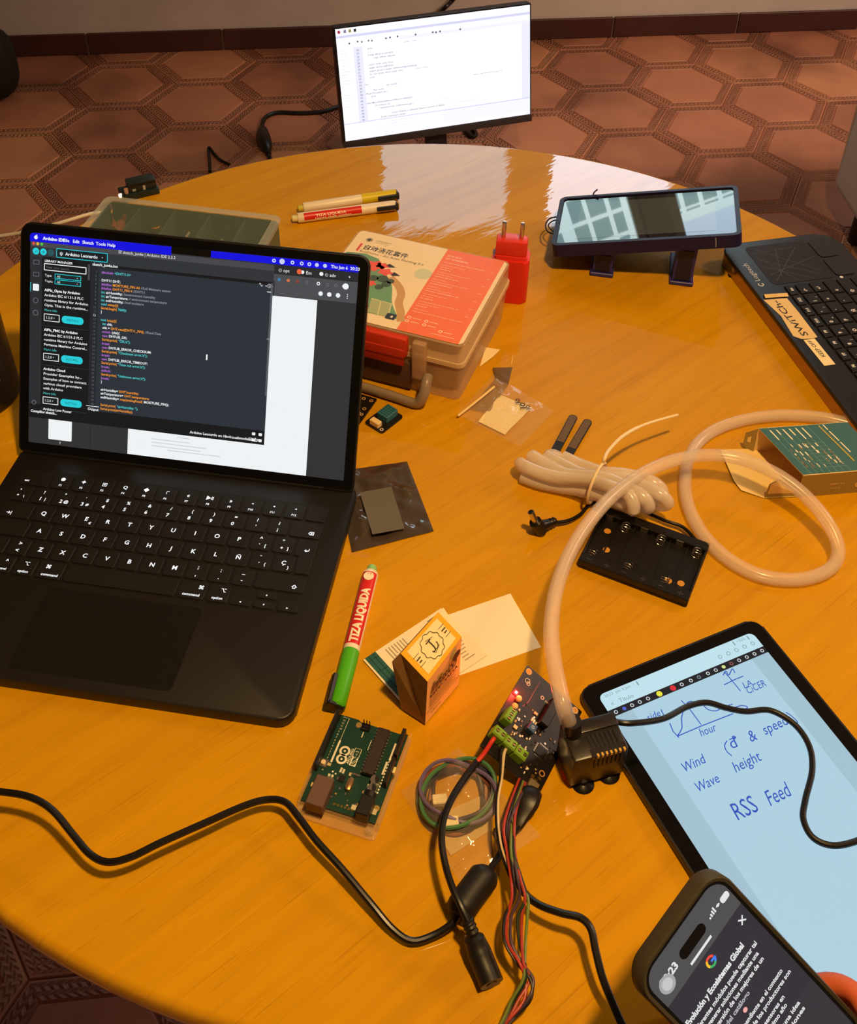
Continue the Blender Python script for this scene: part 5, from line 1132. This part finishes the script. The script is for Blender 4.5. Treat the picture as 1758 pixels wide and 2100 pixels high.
# ================================================================== black plant controller board with the red light
CBM = Matrix.Translation((.0290, -.3432, TZ + .0148)) @ Matrix.Rotation(R(-35.5), 4, 'Z') @ Matrix.Rotation(R(-2.0), 4, 'X') @ Matrix.Rotation(R(26.9), 4, 'Y')
def controller():
    t = thing('controller_board', 'tilted black controller board with a red light and green terminals', 'circuit board', mat=CBM)
    b = MB(M('#17110f', .36)); b.prism(rrect(-26, -38, 26, 38, 1), -1.6, 0); k = SILK; z = .06
    for (x, y) in ((-22.7, 34.4), (21, 35)): b.disc(x, y, 2.5, z, M('#d8a860', .4), 16, r0=1.6); b.disc(x, y, 1.6, z, M('#c98a2a', .5), 14)
    b.disc(-20.1, 27.4, 2.2, z, k, 6, r0=1.8); b.disc(-18.6, 26, 1.6, z, k, 10, r0=1.2)
    b.line([(-12, 34), (-12, 14), (-14, 8)], .35, z, M('#a06070', .5)); b.disc(-4.6, 24.6, 1.6, z, k, 14, r0=.8); b.text('DFR0348', -1.8, 23.4, z, 2.2, k, bold=.02); b.disc(21, -23.3, 2.4, z, M('#b08050', .4), 16, r0=1.5)
    for q in range(8): b.rect(-9 + q * 1.9, -24 - 1.2 * (q % 2), -8 + q * 1.9, -23 - 1.2 * (q % 2), z, k)
    b.build('circuit_board', t)
    led = MB(E((1, .012, .008), 9)); led.box(-25.2, -21.6, 10.8, 14.4, 0, 1.4, bev=.4, seg=1); led.box(-24.2, -22.6, 11.8, 13.4, 1.35, 1.7, E((1, .55, .45), 6)); led.build('red_light', t)
    lamp('red_led', 'POINT', CBM @ Vector((-.0234, .0126, .005)), .05, (1, .02, .01), shadow_soft_size=.002)
    led = MB(M('#e8c080', .35)); 
    for (x, y) in ((-19.4, 10), (-19.2, 3)): led.lathe([(2.3, 0), (2.4, 2), (1.6, 3.2), (0, 3.6)], ax=(x, y), n=16)
    led.build('dome_led', t)
    gm = M('#7fa82e', .35)
    def term(x0, y0, w_, h_, pins, ax):
        m = MB(gm); m.box(x0, x0 + w_, y0, y0 + h_, 0, 9, bev=.5, seg=1); m.box(x0 + .6, x0 + w_ - .6, y0 + .6, y0 + h_ - .6, 9, 9.6, bev=.3, seg=1)
        for i in range(pins):
            f = (i + .5) / pins; x, y = (x0 + w_ * f, y0 + h_ / 2) if ax else (x0 + w_ / 2, y0 + h_ * f); m.disc(x, y, 1.5, 9.65, M('#2a3a10', .5), 12); m.rect(x - 1.2, y - .3, x + 1.2, y + .3, 9.7, GOLD)
        m.build('screw_terminal', t)
    term(-24, -14.5, 7, 11, 3, False); term(-25.5, -29.5, 9.6, 7.4, 2, True); term(-15.6, -29.9, 9.6, 7.4, 2, True); term(-5.6, -30.3, 9.6, 7.4, 2, True)
    bl = MB(M('#2c4468', .4)); bl.box(-5, 1.5, -6.4, .2, 0, 5.4, bev=.4, seg=1); bl.disc(-1.7, -3, 1.4, 5.45, M('#8aa0b0', .4), 12, r0=.6); bl.build('trim_potentiometer', t)
    ic = MB(M('#1a1614', .3)); ic.box(9, 17, -14.6, -6.8, 0, 1.2, bev=.2, seg=1)
    for q in range(8):
        for s_ in (-1, 1): ic.box(9.6 + q * .95, 10.0 + q * .95, -10.7 + s_ * 4.6 - .7, -10.7 + s_ * 4.6 + .7, .05, .5, METAL); ic.box(13 + s_ * 4.7 - .7, 13 + s_ * 4.7 + .7, -14 + q * .95, -13.6 + q * .95, .05, .5, METAL)
    ic.build('processor_chip', t)
    MB(M('#1d1815', .4)).box(.5, 7.5, 4, 27, 0, 7, bev=.5, seg=1).build('pin_header', t)
    cs = MB(None); random.seed(12)
    for (x, y, a, b_, c) in ((-3.3, 10.3, 3, 2, '#e0c090'), (-11.4, -9.2, 3, 2.6, '#e8c48a'), (-3.6, 4.6, 1.2, 3, '#e8e0c8'), (-1.8, 4.2, 1.2, 3, '#e8e0c8'), (0, 3.6, 1.2, 3, '#e8e0c8')): smd(cs, x, y, a, b_, 0, M(c, .35, .2), 1)
    for q in range(90):
        x, y = random.uniform(-16, 22), random.uniform(-34, 12)
        if (-6 < x < 3 and -8 < y < 1) or (7 < x < 19 and -18 < y < -4) or (y < -21 and x < 5): continue
        smd(cs, x, y, random.uniform(.7, 1.5), random.uniform(.9, 2.4), 0, random.choice((METAL, M('#e8e0c8', .4), M('#b09060', .4), M('#2a2018', .4))), .6)
    for (x, y) in ((16, -30), (19, -31.5), (21, -28)): smd(cs, x, y, 2.4, 2.0, 0, GOLD, 1)
    cs.box(15, 22.5, -38.5, -32.5, 0, 2.8, M('#c8b48a', .3, .8), .3, 1)
    cs.build('surface_parts', t)
controller()
cw = lambda x, y, z: CBM @ Vector((x / 1000, y / 1000, z / 1000))

# ================================================================== cables in front
def front_cables():
    # usb lead: moulded plug at the board, ferrite bead, then a long wavy run to the left edge
    t = thing('usb_cable', 'long black cable with a thick bead waving out to the left edge', 'cable', (0, 0, 0))
    a = cw(19.5, -36, 1.5); d = (cw(19.5, -60, -1) - a)
    pl = MB(M('#15120f', .4), 1); P = [a, a + d * .12, a + d * .3, at(1082, 1640, .012), at(1070, 1672, .010), at(1058, 1698, .0085)]
    pl.tube(spline([cw(19.5, -40, 1.2), at(1087, 1632, .012), at(1078, 1658, .011), at(1066, 1684, .009), at(1060, 1698, .008)], 4), [.0052, .0072, .0078, .0078, .0078, .0078, .0078, .0074, .0066, .0056, .005, .0046, .0044, .0040, .0036, .0032, .0028], n=8, flat=.62); pl.build('plug', t)
    cable('cord', '', [at(1062, 1694, .0085), at(1050, 1715, .008), at(1036, 1735, .008), at(1018, 1765, .010), at(1000, 1790, .0105)], .0024, parent=t)
    bead = spline([at(1001, 1784, .0105), at(995, 1795, .0105), at(980, 1815, .0105), at(960, 1842, .0105), at(945, 1866, .0105), at(938, 1880, .0105)], 4); n = len(bead)
    MB(M('#17130f', .5), 1).tube(bead, [.006 + .0038 * min(1, 4.5 * min(k, n - 1 - k) / n) for k in range(n)], n=18).build('ferrite_bead', t)
    cable('cord', '', [at(940, 1876, .0105), at(925, 1896, .008), at(890, 1918, .005), at(845, 1930, .0045), at(805, 1905, .006), at(760, 1852, .010), at(700, 1780, .014), at(650, 1725, .016), at(612, 1675, .017), at(585, 1645, .017), at(548, 1640, .016), at(500, 1653, .018), at(420, 1688, .021), at(330, 1728, .023), at(270, 1757, .023), at(222, 1768, .022), at(185, 1752, .022), at(150, 1712, .024), at(110, 1664, .028), at(70, 1638, .030), at(20, 1626, .030), at(-60, 1622, .028), at(-140, 1640, .02)], .0024, parent=t)
    # barrel jack lead from the red wire
    t = thing('jack_lead', 'black lead from the red wire down to a round female jack', 'cable', (0, 0, 0))
    s0 = cw(-22, -29.6, 4.5)
    MB(M('#d8382a', .4), 1).tube(spline([cw(-21, -28, 4), cw(-21.5, -32, 4.2), at(990, 1549, .0235), at(974, 1566, .022)], 6), .0016, n=8).build('red_wire', t)
    cable('cord', '', [at(978, 1562, .0215), at(955, 1592, .024), at(928, 1635, .028), at(910, 1680, .030), at(906, 1725, .030), at(914, 1775, .029), at(928, 1820, .029), at(945, 1858, .028), at(962, 1895, .024)], .0023, parent=t)
    J = spline([at(957, 1886, .025), at(966, 1905, .021), at(980, 1945, .013), at(996, 1985, .009), at(1009, 2018, .008)], 6); n = len(J)
    jr = [.0036 + (.0007 if k % 2 else 0) if k < 9 else .0062 + min(.0012, .0003 * (k - 9)) for k in range(n)]
    MB(M('#17130f', .45), 1).tube(J, jr, n=18).build('female_jack', t)
    MB(M('#060505', .5), 1).tube([J[-1] + (J[-2] - J[-1]) * .2, J[-1] + (J[-1] - J[-2]).normalized() * .0004], .0034, n=14).build('contact_ring', t)
    # black-white pair
    t = thing('signal_pair', 'black and pale wire pair running from the terminals toward the bundle', 'wires', (0, 0, 0))
    for k, c in enumerate(('#15120f', '#d9c39a')):
        o_ = 2.6 * k
        P = [cw(-13 + 3 * k, -28, 4), cw(-12.5 + 2.6 * k, -34, 4.5), at(1026 + o_, 1598, .019), at(1019 + o_, 1640, .021), at(1019 + o_, 1690, .023), at(1025 + o_, 1735, .022), at(1038 + o_, 1775, .020), at(1050 + o_, 1805, .018)]
        MB(M(c, .35), 1).tube(spline(P, 8), .0011, n=8).build('wire', t, label=('black wire', 'pale wire')[k])
    # four-strand bundle hanging to the bottom
    t = thing('lead_bundle', 'twisted bundle of red, black, green and violet leads falling to the near edge', 'wires', (0, 0, 0))
    base = [(1062, 1625, .014), (1052, 1655, .020), (1044, 1700, .024), (1046, 1750, .024), (1056, 1800, .024), (1066, 1840, .022), (1060, 1880, .020), (1062, 1930, .020), (1074, 1975, .020), (1078, 2010, .018), (1064, 2050, .014), (1046, 2085, .010), (1030, 2115, .008)]
    spec = [('#b03a2c', [0, -6, -8, -4, -6, -12, -14, -16, -6, 0, 8, 2, -6]), ('#221a16', [3, -2, -4, 0, -2, -8, -18, -20, -10, 8, 18, 8, 0]), ('#6f8038', [-4, 2, 4, 2, 2, 12, 16, 12, 2, -4, -10, -8, -8]), ('#a83c30', [5, 6, 8, 8, 8, 8, 8, 6, 0, 6, 0, 0, -2]), ('#4a3444', [2, 4, 0, 4, 4, 0, -8, -10, -2, 12, 14, 4, -2]), ('#1d2a1c', [-2, -4, 6, 6, 10, 10, 2, 2, 2, 0, -6, -4, -4])]
    for k, (c, off) in enumerate(spec):
        P = [at(u + o_ * 1.35, v, h + .0012 * ((k + i) % 3)) for i, ((u, v, h), o_) in enumerate(zip(base, off))]
        P[0] = cw(9 + 1.6 * k, -37, -1 + .2 * k)
        MB(M(c, .4), 1).tube(spline(P, 8), .00098, n=8).build('lead', t)
    cable('black_cable', 'black cable starting under the lead bundle and leaving at the bottom edge', W((1018, 1700, .004), (1038, 1745, .006), (1055, 1795, .010), (1075, 1830, .015), (1105, 1855, .020), (1150, 1872, .024), (1190, 1882, .026), (1212, 1905, .026), (1222, 1950, .024), (1236, 2005, .020), (1258, 2060, .014), (1280, 2110, .008)), .0024)
front_cables()

# ================================================================== tablet
def tablet():
    t = thing('tablet', 'black tablet showing blue handwritten notes on a pale blue page', 'tablet', (.1848, -.4067, TZ), 18.1)
    w2, h2 = 81.3, 127
    MB(M('#141215', .4)).prism(rrect(-w2, -h2, w2, h2, 10, 8), .4, 7.4, bev=1.6).build('body', t)
    MB(M('#0b0a0c', .12, spec=.4)).prism(rrect(-w2 + 1.5, -h2 + 1.5, w2 - 1.5, h2 - 1.5, 8.5, 8), 7.3, 7.6).build('glass_front', t)
    s = MB(None); a, b = 69.6, 116.3; z = 7.75
    pg = E((.42, .625, .745), 1.0); pg2 = E((.36, .53, .63), 1.0); top = E((.50, .72, .80), 1.05); bk = E((.012, .014, .02), 1); ink = E((.03, .09, .50), 1.0); gy = E((.25, .36, .42), .9); wt = E((.75, .82, .85), .9)
    s.poly(rrect(-a, -b, a, b, 5, 5), z, pg2); s.poly(rrect(-a, b - 14.2, a, b, [5, 5, .1, .1], 5), z + .03, top); s.rect(-a, 96.4, a, 102.2, z + .05, bk)
    s.rect(-52.6, -b + .1, 54.2, 96.6, z + .03, pg)
    s.text('20:23  jue. 6 jun.  ◂ ▮', -a + 4, 112.6, z + .1, 3.4, gy); s.text('▮ ◂ 52% ▮', a - 21, 112.6, z + .1, 3.4, gy); s.text('<   Título', -a + 5, 104.4, z + .1, 5.0, gy)
    for k in range(5): s.disc(a - 6 - k * 7.6, 107.6, 1.7, z + .1, gy, 12, r0=1.2)
    icons = [(5, wt), (12, E('#5a6ad8', .9)), (18.5, wt), (25, wt), (32, wt), (41.7, E('#e8e040', 1)), (53.4, E('#d83038', 1)), (61, wt), (69, wt), (76, gy), (84, wt), (91, wt), (98, E('#d8e890', 1)), (105, E('#a05a60', 1)), (112, wt), (119, wt), (126, wt), (133, wt)]
    for x, c in icons: s.disc(-a + x * 1.02, 99.2, 2.3 if x in (41.7, 53.4) else 1.5, z + .1, c, 14, r0=0 if x in (41.7, 53.4, 12, 98) else .9)
    # handwriting: strokes placed by the photograph
    X = Matrix.Translation((.1848, -.4067, TZ)) @ Matrix.Rotation(R(18.1), 4, 'Z'); inv = X.inverted()
    def lp(u, v): q = inv @ at(u, v, .0078); return q.x * 1000, q.y * 1000
    k3 = 3.0415
    def pen(*pts, sm=True): 
        P = [lp(x / k3 + 1180, y / k3 + 1240) for x, y in pts]
        if sm and len(P) > 2: P = [(q.x, q.y) for q in spline([(p[0], p[1], 0) for p in P], 6)]
        s.line(P, .75, z + .12, ink)
    def word(txt, x, y, x2, y2, size, sh=.25):
        A, B = lp(x / k3 + 1180, y / k3 + 1240), lp(x2 / k3 + 1180, y2 / k3 + 1240); an = math.degrees(math.atan2(B[1] - A[1], B[0] - A[0]))
        s.text(txt, A[0], A[1], z + .12, size, ink, rot=an, width=math.dist(A, B), shear=sh)
    pen((590, 740), (610, 790), (645, 828), sm=False); pen((640, 820), (780, 760), (985, 680), sm=False); pen((640, 815), (665, 770), (665, 700), (690, 625), (720, 603), (750, 612)); pen((662, 598), (720, 660), (785, 748), sm=False); pen((800, 628), (830, 655), (880, 662), (920, 640), (980, 622)); pen((1000, 640), (1040, 630), (1075, 640), (1040, 665))
    pen((930, 420), (975, 470), (1030, 538), sm=False); pen((930, 500), (985, 472), (1048, 446), sm=False); pen((922, 440), (940, 415), (958, 440), (980, 400), (995, 425)); pen((535, 655), (560, 705), sm=False)
    word('LA', 1055, 525, 1110, 500, 7); word('CiCER', 1078, 560, 1195, 505, 8); word('side', 455, 725, 535, 690, 7); word('hour', 785, 825, 885, 785, 9)
    word('Wind', 680, 1050, 815, 985, 10); word('Wave', 765, 1175, 905, 1105, 10); word('height', 1000, 1050, 1165, 970, 11); word('RSS', 1010, 1350, 1150, 1285, 17, .1); word('Feed', 1215, 1260, 1350, 1190, 15); word('&', 1095, 860, 1140, 840, 12); word('speed', 1185, 815, 1330, 745, 11); word('d', 975, 905, 1015, 885, 12)
    pen((945, 850), (932, 880), (945, 915), (975, 942)); pen((962, 842), (1000, 826), sm=False); pen((985, 820), (1000, 826), (990, 842)); pen((1315, 672), (1350, 695), (1385, 730), (1380, 750))
    s.build('screen', t, smooth=0)
tablet()

# ================================================================== phone in a hand
def phone():
    A = Matrix(((.73032, -.61349, .30044), (.59795, .36149, -.71539), (.33028, .70211, .63084)))
    Mw = Matrix.LocRotScale(Vector((.0631, -.5240, .8709)), A.to_quaternion(), None)
    t = thing('phone', 'phone in a dark olive case held up in the lower right corner', 'phone', mat=Mw)
    W2, Hh = 37, 150
    c = MB(M('#3f3a26', .55, bump=.05, bscale=900)); o = rrect(-W2, -Hh, W2, 0, 14.5, 10); i = rrect(-W2 + 2.6, -Hh + 2.6, W2 - 2.6, -2.6, 12.5, 10); n = len(o)
    mid = rrect(-W2 + .8, -Hh + .8, W2 - .8, -.8, 14, 10)
    V = [(x, y, 0) for x, y in i] + [(x, y, .6) for x, y in mid] + [(x, y, -1) for x, y in o] + [(x, y, -9.5) for x, y in o] + [(x, y, -11) for x, y in mid] + [(x, y, -1) for x, y in i]; F = []
    for r_ in range(4):
        for k in range(n): j = (k + 1) % n; F.append((r_ * n + k, (r_ + 1) * n + k, (r_ + 1) * n + j, r_ * n + j))
    F += [[4 * n + k for k in range(n)][::-1]] + [(k, (k + 1) % n, 5 * n + (k + 1) % n, 5 * n + k) for k in range(n)]
    c.add(V, F); c.build('case', t, smooth=50)
    MB(M('#08080a', .08, spec=.4)).poly(i, -.5).build('glass', t, smooth=0)
    s = MB(None); z = -.4; x0, x1, y0, y1 = -W2 + 4.4, W2 - 4.4, -Hh + 4.4, -4.4
    bg = E((.030, .028, .037), 1); bar = E((.075, .075, .078), 1); wt = E((.78, .78, .80), 1); gr = E((.46, .46, .50), 1)
    s.poly(rrect(x0, y0, x1, y1, 10.5, 8), z, bg); s.poly(rrect(x0, -27.5, x1, y1, [10.5, 10.5, .1, .1], 8), z + .04, bar)
    s.poly(rrect(-10.4, -19.4, 10.4, -12.8, 3.25, 8), z + .08, M('#050505', .3))
    s.text('20:23', -27, -17.8, z + .1, 6, wt, bold=.04); s.disc(-24.5, -18.6, 5.2, z + .12, E((.42, .42, .44), .9), 20, r0=0); s.disc(-24.5, -18.6, 3.4, z + .14, E((.62, .62, .64), .9), 20)
    for k in range(4): s.rect(14.5 + k * 1.5, -17.5, 15.5 + k * 1.5, -16.3 + k * .8, z + .1, wt)
    s.disc(22.6, -17, 1.8, z + .1, wt, 10, a0=30, a1=150, r0=.01); s.poly(rrect(25, -18.6, 31.5, -14.6, 1.6), z + .1, wt)
    s.text('google.com', -6, -24.5, z + .1, 3.4, wt, bold=.04, al='C', width=17) if 0 else s.rect(-9, -24.6, 9, -23.0, z + .1, wt)
    s.line([(25, -36.2), (28.4, -32.8)], .9, z + .1, wt); s.line([(25, -32.8), (28.4, -36.2)], .9, z + .1, wt)
    for (a0, a1, cc) in ((20, 130, '#e8483a'), (130, 215, '#f0b828'), (215, 310, '#3aa860'), (310, 365, '#3f7be8')): s.disc(-.3, -33.2, 3.5, z + .1, E(cc, 1.1), 12, r0=2.1, a0=a0, a1=a1)
    s.rect(-.3, -33.9, 3.4, -32.6, z + .12, E('#3f7be8', 1.1))
    s.text('Evolución y Ecosistemas Global', -32, -45.2, z + .1, 5.0, wt, bold=.045, width=50)
    ls = [('diferentes módulos puede capturar tal', -51.5, 55), ('para generar soluciones mediante una', -56.2, 52), ('nueva versión de los mejores de un', -61, 52), ('abierto del catálogo', -66, 34), ('', 0, 0), ('de forma independiente en el contexto', -76, 55), ('que la mayoría de los productores son', -81, 58), ('nuevas familias de sensores en', -87, 46), ('los mercados del último año', -91.5, 44), ('y además tenemos una idea', -98, 50), ('de construir estaciones', -103, 50)]
    for (tx, y, wd) in ls:
        if tx: s.text(tx, -31, y, z + .1, 4.0, gr if y == -66 else wt, bold=.03, width=wd)
    s.disc(-5, -69.5, 1.5, z + .14, E((.9, .4, .38), 1), 12)
    s.rect(x0, -134, x1, -95, z + .02, E((.036, .033, .042), 1))
    s.build('screen', t, smooth=0)
    hand(Mw)
def hand(Mw):
    Mw = Mw @ Matrix.Translation((.0005, -.027, -.0025))
    V, E_, Rr = [], [], []
    def v(x, y, z, r): V.append(Mw @ Vector((x / 1000, y / 1000, z / 1000))); Rr.append(r / 1000); return len(V) - 1
    def chain(a, pts):
        for p in pts: b = v(*p); E_.append((a, b)); a = b
        return a
    palm = v(2, -128, -34, 20); wr = chain(palm, [(-4, -160, -42, 20), (-10, -195, -54, 21), (-22, -270, -84, 28), (-40, -360, -120, 36)])
    for i, (ln, r_) in enumerate(((0, 7.6), (2, 7.8), (1, 7.4), (-3, 6.4))):
        y = -104 - 17.5 * i
        k = chain(palm, [(20, y - 4, -32, 10.5), (36, y + 1, -25, 8.8), (46.5 + ln * .5, y - 2, -13, r_), (45.5 + ln * .5, y - 6, 0, r_ * .95), (39, y - 9, 6.2, r_ * .85)])
    th = chain(palm, [(-22, -138, -30, 13), (-40, -122, -22, 10.5), (-46.5, -104, -8, 9), (-44, -90, 3, 8), (-37, -80, 7.5, 7)])
    me = bpy.data.meshes.new('person'); me.from_pydata(V, E_, []); o = bpy.data.objects.new('person', me); col.objects.link(o)
    sk = o.modifiers.new('skin', 'SKIN'); sl = me.skin_vertices[0] if me.skin_vertices else None
    if sl is None:
        bpy.context.view_layer.objects.active = o; bpy.ops.mesh.customdata_skin_add(); sl = me.skin_vertices[0]
    for i, r_ in enumerate(Rr): sl.data[i].radius = (r_, r_)
    sl.data[0].use_root = True
    sb = o.modifiers.new('sub', 'SUBSURF'); sb.levels = 2; sb.render_levels = 2
    me.materials.append(M('#c8603c', .5, sss=.15, bump=.15, bscale=500))
    dg = bpy.context.evaluated_depsgraph_get(); nm = bpy.data.meshes.new_from_object(o.evaluated_get(dg)); o.modifiers.clear(); o.data = nm; nm.name = 'person'
    nm.polygons.foreach_set('use_smooth', [True] * len(nm.polygons))
    tag(o, 'person holding the phone, only a fingertip showing at its right edge', 'person')
    for i in range(4):
        y = -104 - 17.5 * i - 9; m = MB(M('#d89a78', .3)); m.prism(rrect(-4, -4.2, 5, 4.2, 3.4), 0, .6, bev=.25, seg=1)
        n = m.build('fingernail', o); n.matrix_world = Mw @ Matrix.Translation((.0395, y / 1000, .0122)) @ Matrix.Rotation(R(-22), 4, 'Y')
phone()

# ================================================================== black tumbler at the left edge
def tumbler():
    p = at(14, 836, 0); c = Vector((p.x - .030, p.y + .020, 0)); t = thing('tumbler', 'tall black tumbler standing on the table left of the laptop', 'tumbler', (c.x, c.y, TZ))
    m = MB(M('#141110', .38)); m.lathe([(0, .3), (35, .3), (38.5, 2), (40, 6), (40.5, 60), (42, 150), (42.5, 175), (0, 176)], n=48)
    m.build('body', t); MB(M('#0d0b0a', .3)).lathe([(43, 175), (43.5, 178), (43, 190), (38, 194), (0, 195)], n=48).build('lid', t)
    w_ = MB(M('#d8c8b0', .4))
    for z_ in (46, 33):
        V = []; F = []
        for k in range(9):
            a = R(-62 + k * 3.4); 
            V += [(40.8 * math.cos(a), 40.8 * math.sin(a), z_ + .5 * k), (40.8 * math.cos(a), 40.8 * math.sin(a), z_ + .5 * k + 1.4)]
            if k: F.append((2 * k - 2, 2 * k, 2 * k + 1, 2 * k - 1))
        w_.add(V, F)
    w_.build('pale_lettering', t)
tumbler()
